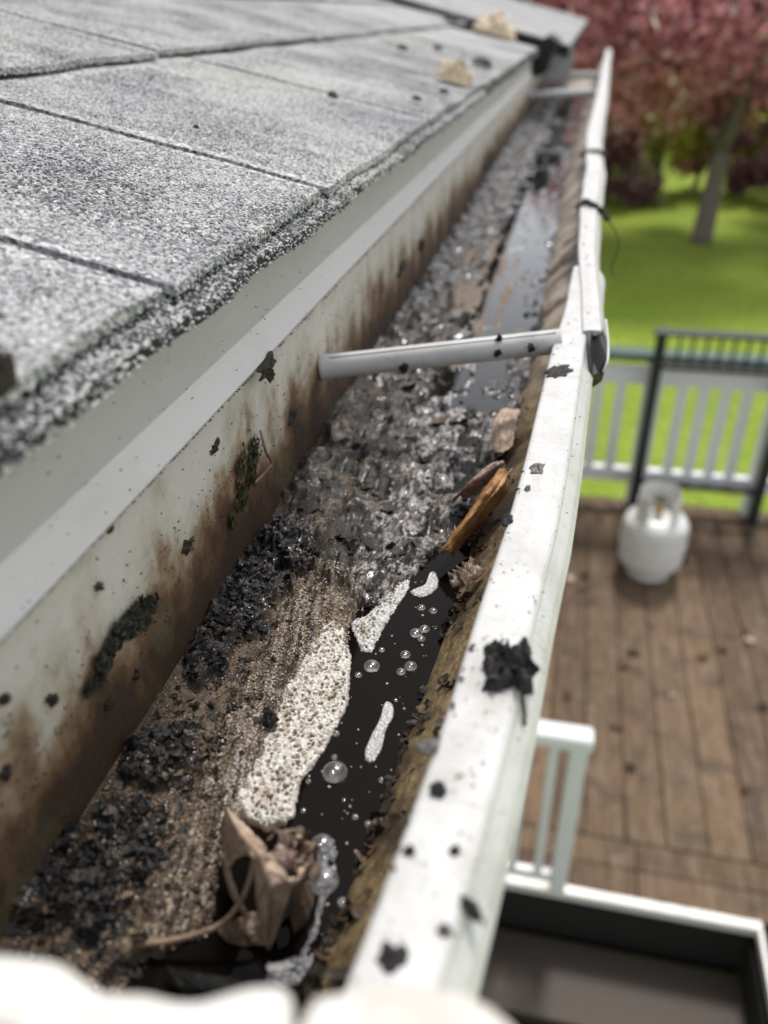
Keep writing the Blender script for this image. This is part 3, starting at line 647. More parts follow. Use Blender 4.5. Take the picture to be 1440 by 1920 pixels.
for key, lab, nn in (('b1', 'big black clump of rotted leaves against the back wall, above the tan bank', 620), ('b2', 'small black clump of rotted leaves below the big clump', 150),
                     ('b3', 'black clump of rotted leaves at the lower left of the gutter', 620), ('b4', 'thin black clump of rotted leaves beside the tan bank', 200)):
    P = np.concatenate([bedpts(BLK[key], int(nn*.9), -4, .0010 if nn > 300 else .0005), bedpts(BLK[key], int(nn*.7), -22, .0001)]) if True else bedpts(BLK[key], nn*3, -4, .0035 if nn > 300 else .0018); P = P[fbm(P[:, 0]*130, P[:, 1]*130, 3, 33) > -.14]; V, F, c = shards(P, .0034, 5+nn, .30, ((.006, .006, .0075), (.014, .012, .011), (.06, .042, .030)))
    tag(mk('rotted_leaf_clump', V, F, M_MULCH, colors=c, smooth=True), lab, 'clump', 'black clumps of rotted leaves')
P = np.concatenate([bedpts(POLY['muck'], 260, -6, .0001), bedpts([(60, 1560), (300, 1290), (430, 1160), (560, 1000), (640, 1090), (470, 1400), (380, 1700), (200, 1860), (20, 1860)], 1000, 0, .0001)]); V, F, c = shards(P, .0038, 77, .18, ((.012, .011, .010), (.040, .028, .020), (.12, .085, .055)))
yy = np.exp(RNG.uniform(math.log(.47), math.log(2.6), 700)); xx = -.1235+RNG.random(700)*(x0a(yy)-.02+.1235)
gxx, gyy = to_px(np.stack([xx, yy, yy*0-.2], -1)); ok = sdist(POLY['tan'], gxx, gyy) < 0
P2 = np.stack([xx, yy, bed_z(xx, yy)], -1)[ok]; V2, F2, c2 = shards(P2, .0065, 78, .2, ((.012, .011, .011), (.03, .026, .023), (.08, .066, .055)))
P3 = np.concatenate([bedpts(POLY['muck'], 60, 0, .0002), P2[::7]]); V3, F3, c3 = shards(P3+np.array([0, 0, .0001]), .010, 79, .20, ((.012, .010, .009), (.026, .018, .013), (.075, .048, .03)))
yf = .07*np.exp(RNG.random(520)*math.log(.46/.07)); df = np.where(RNG.random(520) < .7, RNG.normal(.0585, .0022, 520), RNG.uniform(.036, .058, 520)); keep = fbm(yf*38, yf*0+.5, 3, 97) + .25*RNG.random(520) > .02
P4 = np.stack([x0a(yf)+np.interp(df, [b for a, b in WALL], [a for a, b in WALL])-.0006, yf, -.146-df], -1)[keep]; V4, F4, c4 = shards(P4, .0042, 98, .5, ((.018, .013, .009), (.05, .032, .018), (.12, .08, .045)))
lit = mk('leaf_litter', np.concatenate([V, V2, V3, V4]), np.concatenate([F, F2+len(V), F3+len(V)+len(V2), F4+len(V)+len(V2)+len(V3)]), M_MULCH, colors=np.concatenate([c, c2, c3, c4]), smooth=True)
tag(lit, 'glistening shredded leaf litter spread over the sludge', 'litter', kind='stuff')

def leaf(lattice, mat, parent, name='blade', n=34, th=.0004, seed=0, wr=.0012, jag=.0):
    """leaf blade through a lattice of (px, py, height) points"""
    Lt = np.array([[PZ(*p) for p in row] for row in lattice]); A = spline(Lt, n); A = spline(A.transpose(1, 0, 2), n).transpose(1, 0, 2)
    uu, vv = np.meshgrid(np.linspace(0, 1, n), np.linspace(0, 1, n), indexing='ij')
    A[..., 2] += wr*fbm(uu*6+seed, vv*6, 4, seed) + wr*.5*ridged(uu*3+seed, vv*9, 2, seed+4)
    top = A.reshape(-1, 3); F = gridF(n, n)
    if jag:
        e = np.minimum(np.minimum(uu, 1-uu), np.minimum(vv, 1-vv)); k = (e > jag*(.5+.9*vnoise(uu*7+seed, vv*7, seed+9))).ravel(); F = F[k[F].all(1)]
    o = mk(name, top, F, mat, parent, smooth=True); md = o.modifiers.new('thickness', 'SOLIDIFY'); md.thickness = th; return o
# the big curled leaf: creased lobes
def sheet(name, outline, center, mat, parent, seed=0, nseg=64, nring=10, th=.00035, wr=.0012, jag=.05):
    O = np.array([PZ(*p) for p in outline]); c = PZ(*center); P = np.vstack([O, O[:1]]); L = np.r_[0, np.cumsum(np.linalg.norm(np.diff(P, axis=0), axis=1))]
    t = np.linspace(0, L[-1], nseg, endpoint=False); E = np.stack([np.interp(t, L, P[:, k]) for k in range(3)], -1)
    E[:, :2] += (E-c)[:, :2]*(jag*vnoise(t*900+seed, t*0, seed))[:, None]; rows = []
    for k in range(nring):
        q = c+(E-c)*(1-k/(nring-.5)); R_ = np.linalg.norm(E-c, axis=1).mean()
        q[:, 2] += wr*(fbm(q[:, 0]/R_*2.2+seed, q[:, 1]/R_*2.2, 4, seed)*1.6 + .8*ridged(q[:, 0]/R_*1.7+seed, q[:, 1]/R_*1.1, 2, seed+4)-.5)*(1 if k else .6); rows.append(q)
    V = np.concatenate(rows); F = gridF(nring, nseg, True).tolist()+[tuple(range((nring-1)*nseg, nring*nseg))]
    o = mk(name, V, F, mat, parent, smooth=True); md = o.modifiers.new('thickness', 'SOLIDIFY'); md.thickness = th; return o
L1 = thing('dead_leaf', 'curled brown dead leaf with long stem by the foam', 'leaf', PZ(490, 1680, -.206), 'dead leaves in the gutter')
sheet('lobe', [(424, 1510, -.190), (412, 1556, -.199), (415, 1600, -.199), (427, 1628, -.193), (441, 1610, -.184), (456, 1600, -.180), (470, 1606, -.178), (480, 1622, -.177), (492, 1606, -.176), (500, 1588, -.179), (474, 1558, -.186), (450, 1536, -.190)], (452, 1574, -.1785), M_LEAF, L1, 3, 70, wr=.0016)
sheet('lobe', [(478, 1612, -.180), (494, 1598, -.176), (514, 1606, -.176), (530, 1632, -.178), (544, 1654, -.180), (566, 1640, -.183), (560, 1652, -.183), (546, 1668, -.184), (537, 1696, -.188), (522, 1736, -.194), (504, 1782, -.202), (495, 1762, -.199), (489, 1728, -.195), (482, 1690, -.191), (480, 1650, -.185)], (506, 1662, -.1785), M_LEAF, L1, 5, 84, wr=.0013)
sheet('lobe', [(512, 1602, -.181), (528, 1576, -.189), (556, 1562, -.194), (572, 1586, -.195), (586, 1602, -.198), (590, 1630, -.2005), (578, 1648, -.199), (556, 1640, -.189), (536, 1632, -.183)], (552, 1606, -.1815), M_PLUM, L1, 7, 70, wr=.0034, jag=.14)
sheet('lobe', [(556, 1655, -.190), (580, 1650, -.199), (588, 1690, -.204), (572, 1730, -.205), (552, 1752, -.2055), (545, 1720, -.199), (548, 1684, -.192)], (566, 1694, -.1955), M_LEAFD, L1, 9, 60, wr=.002, jag=.1)
sheet('folded_edge', [(414, 1600, -.198), (420, 1640, -.203), (432, 1682, -.206), (452, 1716, -.2065), (468, 1722, -.205), (448, 1688, -.201), (434, 1648, -.196), (428, 1622, -.192)], (432, 1660, -.1985), M_LEAF, L1, 11, 60, wr=.0004)
sheet('underside', [(404, 1742, -.2055), (440, 1722, -.2045), (486, 1706, -.203), (496, 1740, -.203), (500, 1772, -.2045), (460, 1774, -.206), (424, 1766, -.206)], (456, 1744, -.2035), M_LEAFD, L1, 13, 60, wr=.0008)
mk('midrib', *tube(spline([PZ(*p) for p in [(430, 1530, -.186), (456, 1572, -.1775), (486, 1606, -.1752), (505, 1655, -.1768), (506, 1700, -.184), (504, 1776, -.2005)]], 30), np.linspace(.0003, .0005, 30), 6), M_TWIG, L1, smooth=True)
for vv in ([(496, 1630, -.1764), (520, 1640, -.1772), (544, 1656, -.1795)], [(503, 1650, -.1768), (492, 1668, -.181), (484, 1690, -.189)], [(506, 1690, -.182), (518, 1692, -.184), (532, 1702, -.188)], [(500, 1608, -.1755), (530, 1604, -.179), (566, 1600, -.187)], [(470, 1590, -.1762), (448, 1592, -.179), (424, 1612, -.190)]):
    mk('vein', *tube(spline([PZ(*p) for p in vv], 10), np.linspace(.00032, .00015, 10), 5), M_TWIG, L1, smooth=True)
mk('stem', *tube(spline([PZ(*p) for p in [(474, 1612, -.186), (468, 1650, -.189), (448, 1695, -.193), (415, 1732, -.197), (362, 1754, -.2000), (300, 1767, -.2015), (222, 1777, -.203)]], 40), np.linspace(.0007, .0009, 40), 8), M_TWIG, L1, smooth=True)
P = np.array([PZ(px, py, -.186) for px, py in np.column_stack([RNG.uniform(510, 588, 60), RNG.uniform(1560, 1640, 60)])])
V, F, c = shards(P, .0045, 9, .7, ((.10, .07, .05), (.24, .17, .12), (.36, .28, .21))); mk('torn_shreds', V, F, M_BLACK, L1, colors=c, smooth=True)
# orange and plum leaves along the front wall
L2 = thing('dead_leaf', 'glossy orange-brown curled leaf against the front wall, half way along', 'leaf', PZ(890, 970, -.2), 'dead leaves in the gutter')
leaf([[(822, 1040, -.200), (832, 1034, -.196), (842, 1036, -.195), (850, 1046, -.199)], [(850, 1000, -.197), (862, 990, -.187), (876, 990, -.187), (884, 1004, -.194)],
      [(880, 962, -.194), (892, 945, -.180), (912, 945, -.180), (920, 962, -.188)], [(905, 925, -.190), (918, 905, -.176), (942, 905, -.175), (950, 928, -.182)], [(930, 890, -.184), (938, 880, -.178), (950, 884, -.176), (956, 896, -.178)]], M_ORANGE, L2, seed=12, wr=.0016)
mk('stem', *tube(spline([PZ(*p) for p in [(826, 1038, -.198), (850, 1015, -.192), (905, 955, -.182), (960, 880, -.175)]], 20), .0007, 6), M_TWIG, L2, smooth=True)
L3 = thing('dead_leaf', 'rolled dull plum-brown leaf just above the orange leaf', 'leaf', PZ(890, 915, -.2), 'dead leaves in the gutter')
leaf([[(846, 945, -.200), (850, 935, -.194), (860, 930, -.192), (872, 938, -.196)], [(868, 925, -.198), (876, 908, -.187), (892, 906, -.186), (902, 918, -.192)], [(905, 895, -.193), (912, 876, -.182), (930, 874, -.181), (938, 888, -.186)], [(930, 876, -.188), (934, 866, -.183), (944, 866, -.182), (948, 876, -.185)]], M_PLUM, L3, seed=14)
L4 = thing('dead_leaf', 'flat tan leaf scrap on the sludge under the lip, below the cross tube', 'leaf', PZ(945, 810, -.2), 'dead leaves in the gutter')
leaf([[(915, 850, -.197), (920, 815, -.192), (930, 780, -.192), (945, 765, -.195)], [(938, 855, -.194), (945, 815, -.188), (952, 780, -.188), (962, 768, -.192)], [(960, 845, -.192), (968, 810, -.188), (974, 780, -.187), (978, 770, -.190)]], M_LEAF, L4, seed=15, jag=.05)
# wet dark leaf in the sludge, bottom
L5 = thing('dead_leaf', 'black soaked leaf lying in the pool at the very bottom', 'leaf', PZ(400, 1840, -.206), 'dead leaves in the gutter')
leaf([[(312, 1812, -.203), (330, 1850, -.200), (360, 1885, -.202)], [(370, 1825, -.200), (380, 1850, -.197), (395, 1880, -.2)], [(430, 1835, -.201), (430, 1855, -.198), (440, 1870, -.202)], [(490, 1848, -.204), (482, 1858, -.203), (476, 1868, -.205)]], M_BLACK, L5, seed=17)
tag(blob('leaf_scrap', splat(716, 1562, 26, 9, 1.25, .5, .35, 301), lambda a, b: PZ(a, b, ZW+.0004), (0, 0, 1), .0022, M_PLUM, seed=302, rough=.5), 'dull plum leaf scrap in the water by the front wall, right of the curled leaf', 'leaf', 'dead leaves in the gutter')
tag(blob('leaf_scrap', splat(872, 1078, 24, 9, .8, .9, .4, 303), lambda a, b: PZ(a, b, -.190), (-.6, 0, .8), .0025, M_LEAFD, seed=304, rough=.6), 'dark brown leaf scrap stuck on the front wall below the orange leaf', 'leaf', 'dead leaves in the gutter')
tag(blob('leaf_scrap', splat(365, 1388, 24, 9, 1.3, -.4, .4, 305), lambda a, b: PZ(a, b, -.2035), (0, 0, 1), .002, M_LEAFD, seed=306, rough=.5), 'dark brown leaf scrap beside the thin black clump', 'leaf', 'dead leaves in the gutter')
tag(blob('leaf_scrap', splat(504, 1349, 15, 8, 1.1, 0, .25, 307), lambda a, b: PZ(a, b, -.2028), (0, 0, 1), .002, M_BLACK, seed=308, rough=.4, tint=(.014, .012, .011)), 'round black scrap on the tan bank left of the foam sheet', 'scrap')
# scum film, foam streaks and bubbles on the water
M_FILM = Mt('scum_film', (.085, .092, .11), .10, .6).m
foam('scum_film', [(590, 1580), (612, 1566), (632, 1572), (636, 1600), (634, 1650), (612, 1690), (600, 1740), (592, 1800), (560, 1850), (490, 1850), (500, 1802), (560, 1790), (588, 1720), (598, 1650)], 'blue-grey film of scum on the water beside the curled leaf', .004, .00095, .0004, .12, (.13, .135, .155))
for k, (o, lab) in enumerate([([(722, 1312), (738, 1318), (738, 1345), (722, 1370), (718, 1400), (700, 1432), (684, 1430), (684, 1405), (698, 1375), (712, 1350)], 'narrow white streak of foam floating in the dark water'),
                 ([(766, 1108), (782, 1106), (800, 1094), (806, 1072), (814, 1070), (822, 1084), (821, 1102), (808, 1114), (790, 1121), (774, 1116)], 'white foam crescent floating at the head of the water'),
                 ([(498, 1808), (545, 1800), (556, 1812), (530, 1822), (500, 1822)], 'short white foam line below the curled leaf tip')]):
    V = blob('foam_streak', o, onwater, (0, 0, 1), .0006, M_FOAM, lab, 'foam', 'patches of foam on the water', seed=k+2, rough=.1, tint=(.46, .45, .44))
BUBS = [(697, 1250, 15, 'bubble beside the tip of the foam tongue'), (628, 1449, 23, 'large domed bubble off the side of the long foam sheet'), (604, 1584, 20, 'upper of the two bubbles beside the curled leaf'), (606, 1652, 27, 'large dark bubble beside the curled leaf'),
        (790, 1140, 8, 'upper pair of small bubbles near the front wall'), (812, 1146, 8, 'upper pair of small bubbles near the front wall'), (780, 1188, 12, 'cluster of bubbles half way down the dark water'), (796, 1180, 10, 'cluster of bubbles half way down the dark water'), (790, 1198, 8, 'cluster of bubbles half way down the dark water')]
BUBS += [(px, py, r, 'tiny bubble scattered on the dark water') for px, py, r in [(672, 1266, 7), (716, 1219, 6), (630, 1376, 7), (627, 1420, 6), (580, 1430, 7), (578, 1465, 5), (569, 1520, 5), (666, 1532, 6), (715, 1463, 6), (718, 1495, 5), (642, 1692, 9), (672, 1662, 5), (652, 1760, 6), (650, 1785, 6), (700, 1395, 4), (742, 1313, 4), (760, 1228, 10), (770, 1250, 12), (752, 1260, 9), (600, 1330, 0), (645, 1500, 4), (690, 1545, 7), (705, 1552, 9)] if r]
dome = None
for px, py, r, lab in BUBS:
    c = onwater(px, py); rr = r/1500*float(np.linalg.norm(c))
    if dome is None:
        pr = [(math.cos(a), math.sin(a)*.72) for a in np.linspace(0, math.pi/2*.97, 9)]; V, F = lathe(pr, (0, 0, 0), 24); dome = (np.array(V), F)
    o = mk('bubble', dome[0]*rr+c, dome[1], M_BUB, smooth=True); tag(o, lab, 'bubble', lab if lab.startswith(('tiny', 'upper pair', 'cluster')) else None)
# suds crumbs: tiny white specks on the water
sp = []
for _ in range(150):
    px, py = RNG.uniform(520, 830), RNG.uniform(1080, 1800)
    if sdist(POLY['water'], np.array(px), np.array(py)) > 8: sp.append(onwater(px, py))
sp = np.array(sp); tag(scatter('suds', sp, RNG.uniform(.0002, .0006, len(sp)), RNG.uniform(.85, 1, len(sp)), M_GRIT, None), 'tiny pale suds dotted over the dark water', 'suds', kind='stuff')

# ------------------------------------------------------------------ litter on the lip, walls, tube and roof
LG = 'dark scraps on the gutter lip'
K1 = thing('leaf_clump', 'large ragged black leaf clump on top of the lip with hanging stem', 'clump', onlip(955, 1262))
blob('crumpled_leaf', [(904, 1242), (914, 1216), (942, 1213), (950, 1234), (968, 1236), (982, 1206), (996, 1212), (990, 1238), (1012, 1256), (996, 1272), (1000, 1300), (984, 1302), (962, 1284), (934, 1296), (902, 1292), (918, 1274), (908, 1258)], onlip, (0, 0, 1), .0045, M_BLACK, parent=K1, seed=21, rough=.5, nseg=90, tint=(.028, .026, .027))
P = np.array([onlip(952+RNG.normal(0, 17), 1256+RNG.normal(0, 11)) for _ in range(60)])+np.array([0, 0, .003]); V, F, c = shards(P, .005, 31, .6, ((.02, .019, .02), (.04, .036, .034), (.07, .06, .055))); mk('leaf_shreds', V, F, M_BLACK, K1, colors=c, smooth=True)
mk('stem', *tube(spline([onlip(972, 1280)+np.array([0, 0, .003]), onlip(974, 1305)+np.array([.0005, 0, .001]), onlip(979, 1338)+np.array([.001, 0, -.004])], 14), .0005, 6), M_BLACK, K1)
CH = [(822, 1481, 16, 'round black scrap on the lip, below the large clump'), (736, 1797, 30, 'biggest black scrap on the lip, at its near end'), (949, 975, 11, 'black scrap at the inner edge of the lip beside the orange leaf'), (1048, 698, 17, 'flat black scrap on the lip just below the cross tube'), (1008, 881, 14, 'grey flat scrap on the middle of the lip'),
      (769, 1596, 9, 'small black dot on the inner half of the lip, lower part'), (853, 1597, 11, 'small black dot on the outer half of the lip, lower part'), (886, 1705, 20, 'long dark scrap at the outer edge of the lip, near end'), (833, 1746, 13, 'grey-brown scrap in the middle of the lip, near end'), (990, 918, 6, 'tiny black dot on the lip under the grey scrap'),
      (800, 1400, 17, 'grey-brown scrap lodged at the inner edge of the lip')]
for k, (px, py, r, lab) in enumerate(CH):
    asp = 1.5 if r in (17, 20) else 1.1; grey = 'grey' in lab
    blob('scrap', splat(px, py, r, 8, asp, .9 if r == 20 else -.2, .3, k), onlip, (0, 0, 1), .0012, M_BLACK, lab, 'scrap', LG, seed=k+40, rough=.4, tint=(.16, .15, .14) if grey else (.022, .02, .022), nseg=30, nring=6)
# scraps on the far lip, draped debris
for k, (pts, lab) in enumerate([([(1084, 392), (1096, 378), (1112, 384), (1128, 396), (1140, 412)], 'dark debris strand draped over the far lip, nearer one'), ([(1090, 292), (1104, 284), (1122, 284), (1136, 292)], 'dark debris strand draped over the far lip, farther one')]):
    yv = PZ(pts[2][0], pts[2][1], -.1425)[1]; Q = [PY(px, py, yv+.006*math.sin(i*2.0)) for i, (px, py) in enumerate(pts)]
    tag(mk('debris_strand', *tube(spline(Q, 20), .0025+.0018*vnoise(np.arange(20)*.7+k*9, np.zeros(20), 3), 8), M_BLACK, smooth=True, colors=np.zeros((160, 3))+(.03, .026, .024)), lab, 'debris', 'debris draped over the far lip')
Q = [PY(px, py, .70) for px, py in [(1132, 398), (1146, 420), (1158, 445), (1160, 462), (1152, 485), (1146, 505), (1151, 520)]]
tag(mk('twig', *tube(spline(Q, 26), .0006, 6), M_BARK0, smooth=True), 'thin curved twig dangling outside the far lip above the lawn', 'twig')
# things stuck to the back wall and the flashing
wn_ = (1, 0, .1)
def wallfuzz(name, poly, n, size, label, cat, cols, seed, group=None):
    px = []; A_ = np.array(poly)
    while len(px) < n:
        a, b = RNG.uniform(A_[:, 0].min(), A_[:, 0].max()), RNG.uniform(A_[:, 1].min(), A_[:, 1].max())
        if sdist(poly, np.array(a), np.array(b)) + 6*float(vnoise(np.array(a*.05), np.array(b*.05), seed)) > 0 and float(vnoise(np.array(a*.06), np.array(b*.035), seed+1)) > -.25: px.append(onwall(a, b))
    P = np.array(px)+np.array([.0008, 0, 0]); V, F, c = shards(np.zeros((n, 3)), size, seed, .45, cols); V = np.stack([np.abs(V[:, 2])*.8, V[:, 1], V[:, 0]*1.3], -1)+np.repeat(P, 9, 0)
    return tag(mk(name, V, F, M_BLACK, colors=c, smooth=True), label, cat, group)
MC = ((.035, .038, .015), (.06, .062, .022), (.02, .018, .012))
wallfuzz('moss_tuft', [(456, 806), (478, 803), (486, 850), (472, 905), (452, 958), (432, 985), (426, 978), (444, 915), (440, 872)], 260, .0032, 'green-black moss tuft on the back wall, left of the cross tube', 'moss', MC, 51)
tag(mk('twig', *tube(spline([onwall(480, 806)+np.array([.002, 0, 0]), onwall(482, 845)+np.array([.004, 0, 0]), onwall(496, 870)+np.array([.003, 0, 0]), onwall(470, 905)+np.array([.002, 0, 0])], 18), .0006, 6), M_TWIG, smooth=True), 'tiny dark twig beside the moss tuft', 'twig')
wallfuzz('wet_leaf', [(284, 1110), (288, 1140), (272, 1172), (240, 1195), (222, 1200), (205, 1235), (190, 1270), (160, 1300), (146, 1302), (170, 1258), (185, 1215), (215, 1172), (250, 1128)], 300, .0034, 'long dark wet leaf stuck to the back wall, low on the left', 'leaf', ((.022, .022, .016), (.04, .042, .022), (.06, .045, .03)), 53, 'dead leaves in the gutter')
WB = [(503, 691, 15, 24, 'black scrap hanging at the edge of the flashing left of the cross tube', -.1175), (205, 990, 16, 12, 'curled brown scrap on the back wall under the flashing', 0), (184, 1101, 12, 10, 'small brown scrap on the back wall, mid left', 0), (100, 1312, 20, 14, 'dark leaf scrap on the back wall, lower left', 0), (8, 1312, 14, 18, 'black scrap on the back wall cut by the left frame edge', 0), (352, 1022, 14, 22, 'dark smear on the back wall above the big clump', 0), (402, 838, 9, 22, 'thin dark flake on the back wall left of the moss', 0), (548, 780, 12, 20, 'dark flake on the back wall right of the moss', 0),
      (205, 1318, 10, 16, 'small dark flake low on the back wall right of the leaf scrap', 0), (255, 1265, 8, 16, 'small dark fleck low on the back wall by the small clump', 0), (10, 1450, 14, 22, 'dark smear at the left frame edge, low on the back wall', 0), (790, 460, 12, 14, 'dark scrap on the far back wall, nearer the cross tube', 0), (752, 505, 8, 26, 'narrow dark scrap on the far back wall just beyond the cross tube', 0), (918, 300, 10, 30, 'tall dark smear on the far back wall', 0)]
for k, (px, py, rx, ry, lab, xp) in enumerate(WB):
    pr = (lambda a, b, xp=xp: PX(a, b, xp)) if xp else onwall; r = math.sqrt(rx*ry)*(.95 if k == 0 else .62)
    blob('scrap', splat(px, py, r, 9, math.sqrt(rx/ry)*.85, .35, .55, 90+k), pr, wn_, .0011, M_BLACK, lab, 'scrap', 'dark scraps on the back wall', seed=k+60, rough=.5, tint=(.10, .065, .04) if 'brown' in lab else (.035, .028, .02), nseg=36, nring=6)
# dark speck stuff on lip, flashing, wall, tube
SPK = []; rad = []
def specks(n, fx, lo, hi):
    for _ in range(n):
        p = fx()
        if p is not None: SPK.append(p); rad.append(RNG.uniform(lo, hi))
def f_lip():
    y = .06*math.exp(RNG.random()*math.log(.5/.06)); return np.array([x0n(y)+RNG.uniform(.001, .019), y, -.1455])
def f_lipfar():
    y = .45*math.exp(RNG.random()*math.log(2.0/.45)); return np.array([np.interp(y, FY, FX)+RNG.uniform(.001, .013), y, -.1432])
def f_edge():
    y = .06*math.exp(RNG.random()*math.log(.5/.06)); return np.array([x0n(y)+abs(RNG.normal(0, .0012)), y, -.1458])
def f_fas():
    zz = RNG.uniform(-.119, -.076); y = .1*math.exp(RNG.random()*math.log(10)); return np.array([-.1222 + (max(0, -.107-zz)*.32) + (.02*max(0, zz+.107)*2.5) + .0006, y, zz])
def f_wall():
    y = .08*math.exp(RNG.random()*math.log(1.6/.08)); t = RNG.random()**.6; return np.array([-.1246, y, -.125-.075*t])
def f_gap():
    y = .1*math.exp(RNG.random()*math.log(8)); return np.array([-.1187, y, -.1212])
specks(200, f_lip, .00012, .0004); specks(40, f_lipfar, .0003, .0009); specks(50, f_edge, .0003, .0009); specks(200, f_fas, .00012, .0004); specks(900, f_wall, .00012, .0005); specks(420, f_gap, .0002, .0005)
ta, tb = PX(600, 689, -.1248), PZ(1050, 640, -.1475)
specks(70, lambda: ta+(tb-ta)*RNG.random()+np.array([0, -.0045*(s := RNG.uniform(-.3, 1)), .0057*math.sqrt(max(0, 1-(.79*s)**2))]), .0002, .0009)
SPK = np.array(SPK); tag(scatter('dirt_specks', SPK, np.array(rad), RNG.uniform(0, .3, len(SPK)), M_GRIT, None, flat=(1.5, .7, .5)), 'black dirt specks dotted over the white gutter and flashing', 'dirt', kind='stuff')
for k, (px, py, r, lab) in enumerate([(995, 650, 10, 'black scrap on the cross tube nearest the lip'), (932, 662, 9, 'black scrap on the front of the cross tube, right of its middle'), (936, 634, 8, 'black scrap on top of the cross tube'), (757, 690, 9, 'black scrap under the middle of the cross tube')]):
    t = (px-600)/450; c = ta+(tb-ta)*t; vd = -c/np.linalg.norm(c); pr = lambda a, b, c=c, vd=vd: hit(a, b, c+vd*.0055, vd)
    blob('scrap', splat(px, py, r, 7, .9, .3, .35, k+140), pr, vd, .0014, M_BLACK, lab, 'scrap', 'dark scraps on the cross tube', seed=k+170, rough=.4, tint=(.02, .019, .02), nseg=26, nring=5)
rn = (SL, 0, 1)
def roofspot(px, py):
    """lay an outline given in pixels round (px, py) on the roof at true size instead of stretched by the view"""
    c = onroof(px, py); dm = float(np.linalg.norm(c))/F_PX; ux = np.array([1, 0, -SL])/math.hypot(1, SL); return (lambda a, b: c+ux*(a-px)*dm-np.array([0, 1.0, 0])*(b-py)*dm*1.3), dm
RB = [(625, 181, 9, 'black bit on the second shingle tab from the joint'), (782, 186, 8, 'black bit near the roof edge, mid distance'), (905, 122, 15, 'dark curled scrap on the far shingles near the edge'), (833, 173, 8, 'black bit beside the pale leaf on the roof'), (820, 92, 8, 'small black bit on the far roof'), (754, 91, 8, 'small black bit on the far roof left of the scrap'), (845, 40, 12, 'dark bit on the upper far roof'), (368, 238, 5, 'tiny dark grain on the middle shingle')]
for k, (px, py, r, lab) in enumerate(RB):
    pr, dm = roofspot(px, py); blob('scrap', splat(px, py, r, 7, 1.1, .1, .3, k+200), pr, rn, r*dm*.55, M_BLACK, lab, 'scrap', 'dark scraps on the roof', seed=k+210, rough=.4, tint=(.03, .028, .028), nseg=26, nring=5)
for k, (o, lab) in enumerate([([(888, 60), (905, 42), (935, 45), (965, 70), (950, 84), (910, 80)], 'pale tan dry leaf on the far end of the roof'), ([(815, 150), (835, 138), (870, 142), (884, 153), (860, 160), (828, 160)], 'small pale yellow leaf near the roof edge')]):
    pr, dm = roofspot(*np.mean(o, 0)); blob('dry_leaf', [(a, (b-np.mean(o, 0)[1])*1.7+np.mean(o, 0)[1]) for a, b in o], pr, rn, .016*(1.6 if k == 0 else .8), M_PALE, lab, 'leaf', 'pale dry leaves on the roof', seed=k+230, rough=.4)
blob('scrap', [(-30, 705), (10, 704), (34, 712), (30, 722), (5, 745), (-30, 750)], onroof, rn, .006, M_BLACK, 'dark brown lump on the shingles at the left frame edge', 'scrap', 'dark scraps on the roof', seed=250, rough=.3, tint=(.035, .025, .022))
# white cloth across the near end
blob('cloth', [(-420, 1790), (-200, 1775), (0, 1796), (60, 1806), (120, 1822), (146, 1850), (160, 1872), (250, 1874), (340, 1890), (430, 1876), (470, 1860), (535, 1860), (552, 1880), (556, 1950), (570, 2010), (585, 1950), (590, 1880), (640, 1864), (740, 1850), (800, 1853), (880, 1870), (930, 1896), (975, 1940), (1000, 2050), (900, 2400), (560, 2700), (0, 2600), (-420, 2300)],
     lambda a, b: PZ(a, b, -.112), (0, 0, 1), .010, M_CLOTH, 'blurred white cloth lying across the nearest end of the gutter', 'cloth', seed=260, rough=.12, nseg=160, nring=14, center=(520, 2250), en=0)

# ------------------------------------------------------------------ the ground, deck and garden
ZD = -2.42; ZL = -H
def mat_grass():
    M = Mt('lawn_mat', (.1, .2, .03), .9, .2); p = M.pos(); a = M.noise(p, .9, 6, .65); b = M.noise(p, 12, 5, .75)
    c = M.ramp(a, [(.3, (.20, .29, .030)), (.6, (.26, .35, .042)), (.8, (.31, .40, .06))]); c = M.mix(1, c, M.ramp(b, [(.3, .6), (.7, 1.35)]), 'MULTIPLY'); M.col(c); M.bump(b, 1.0, .03); return M.m
V, F = [(-60, -40, 0), (60, -40, 0), (60, 120, 0), (-60, 120, 0)], [(0, 1, 2, 3)]
tag(mk('lawn', V, F, mat_grass(), raw=True, origin=(0, 0, 0)), 'bright green lawn beyond the deck', 'lawn', kind='structure')
def mat_deck():
    M = Mt('deck_wood', (.2, .13, .09), .6, .15); oi = M.n('ObjectInfo').outputs['Random']; p = M.pos((1, .12, 1)); p0 = M.pos()
    g = M.noise(p, 90, 5, .65, .6); w = M.noise(p0, 9, 4, .6)
    c = M.ramp(g, [(.25, (.078, .052, .033)), (.5, (.16, .109, .069)), (.75, (.245, .172, .112))]); c = M.mix(1, c, M.ramp(oi, [(0, (.72, .70, .70)), (.5, (1., 1., 1.)), (1, (1.25, 1.18, 1.1))]), 'MULTIPLY')
    wr = M.noise(M.pos((6, .5, 1)), 6, 5, .65); c = M.mix(M.ramp(wr, [(.5, 0.), (.72, .65)]), c, (.27, .205, .155)); c = M.mix(M.ramp(w, [(.5, 0.), (.68, .7)]), c, (.055, .038, .028)); M.col(c); M.rgh(M.rng(w, .3, .7, .85, .6)); M.bump(g, .4, .003); return M.m
M_DECK = mat_deck()
M_WHITE = mat_painted('white_vinyl', (.82, .83, .87), .12, .45, 12)
M_WTRIM = mat_painted('white_metal_trim', (.80, .79, .76), .2, .4, 25)
M_BLKM = Mt('black_metal', (.018, .022, .022), .4, .5).m
M_GREEN = Mt('green_cap', (.045, .10, .085), .5).m
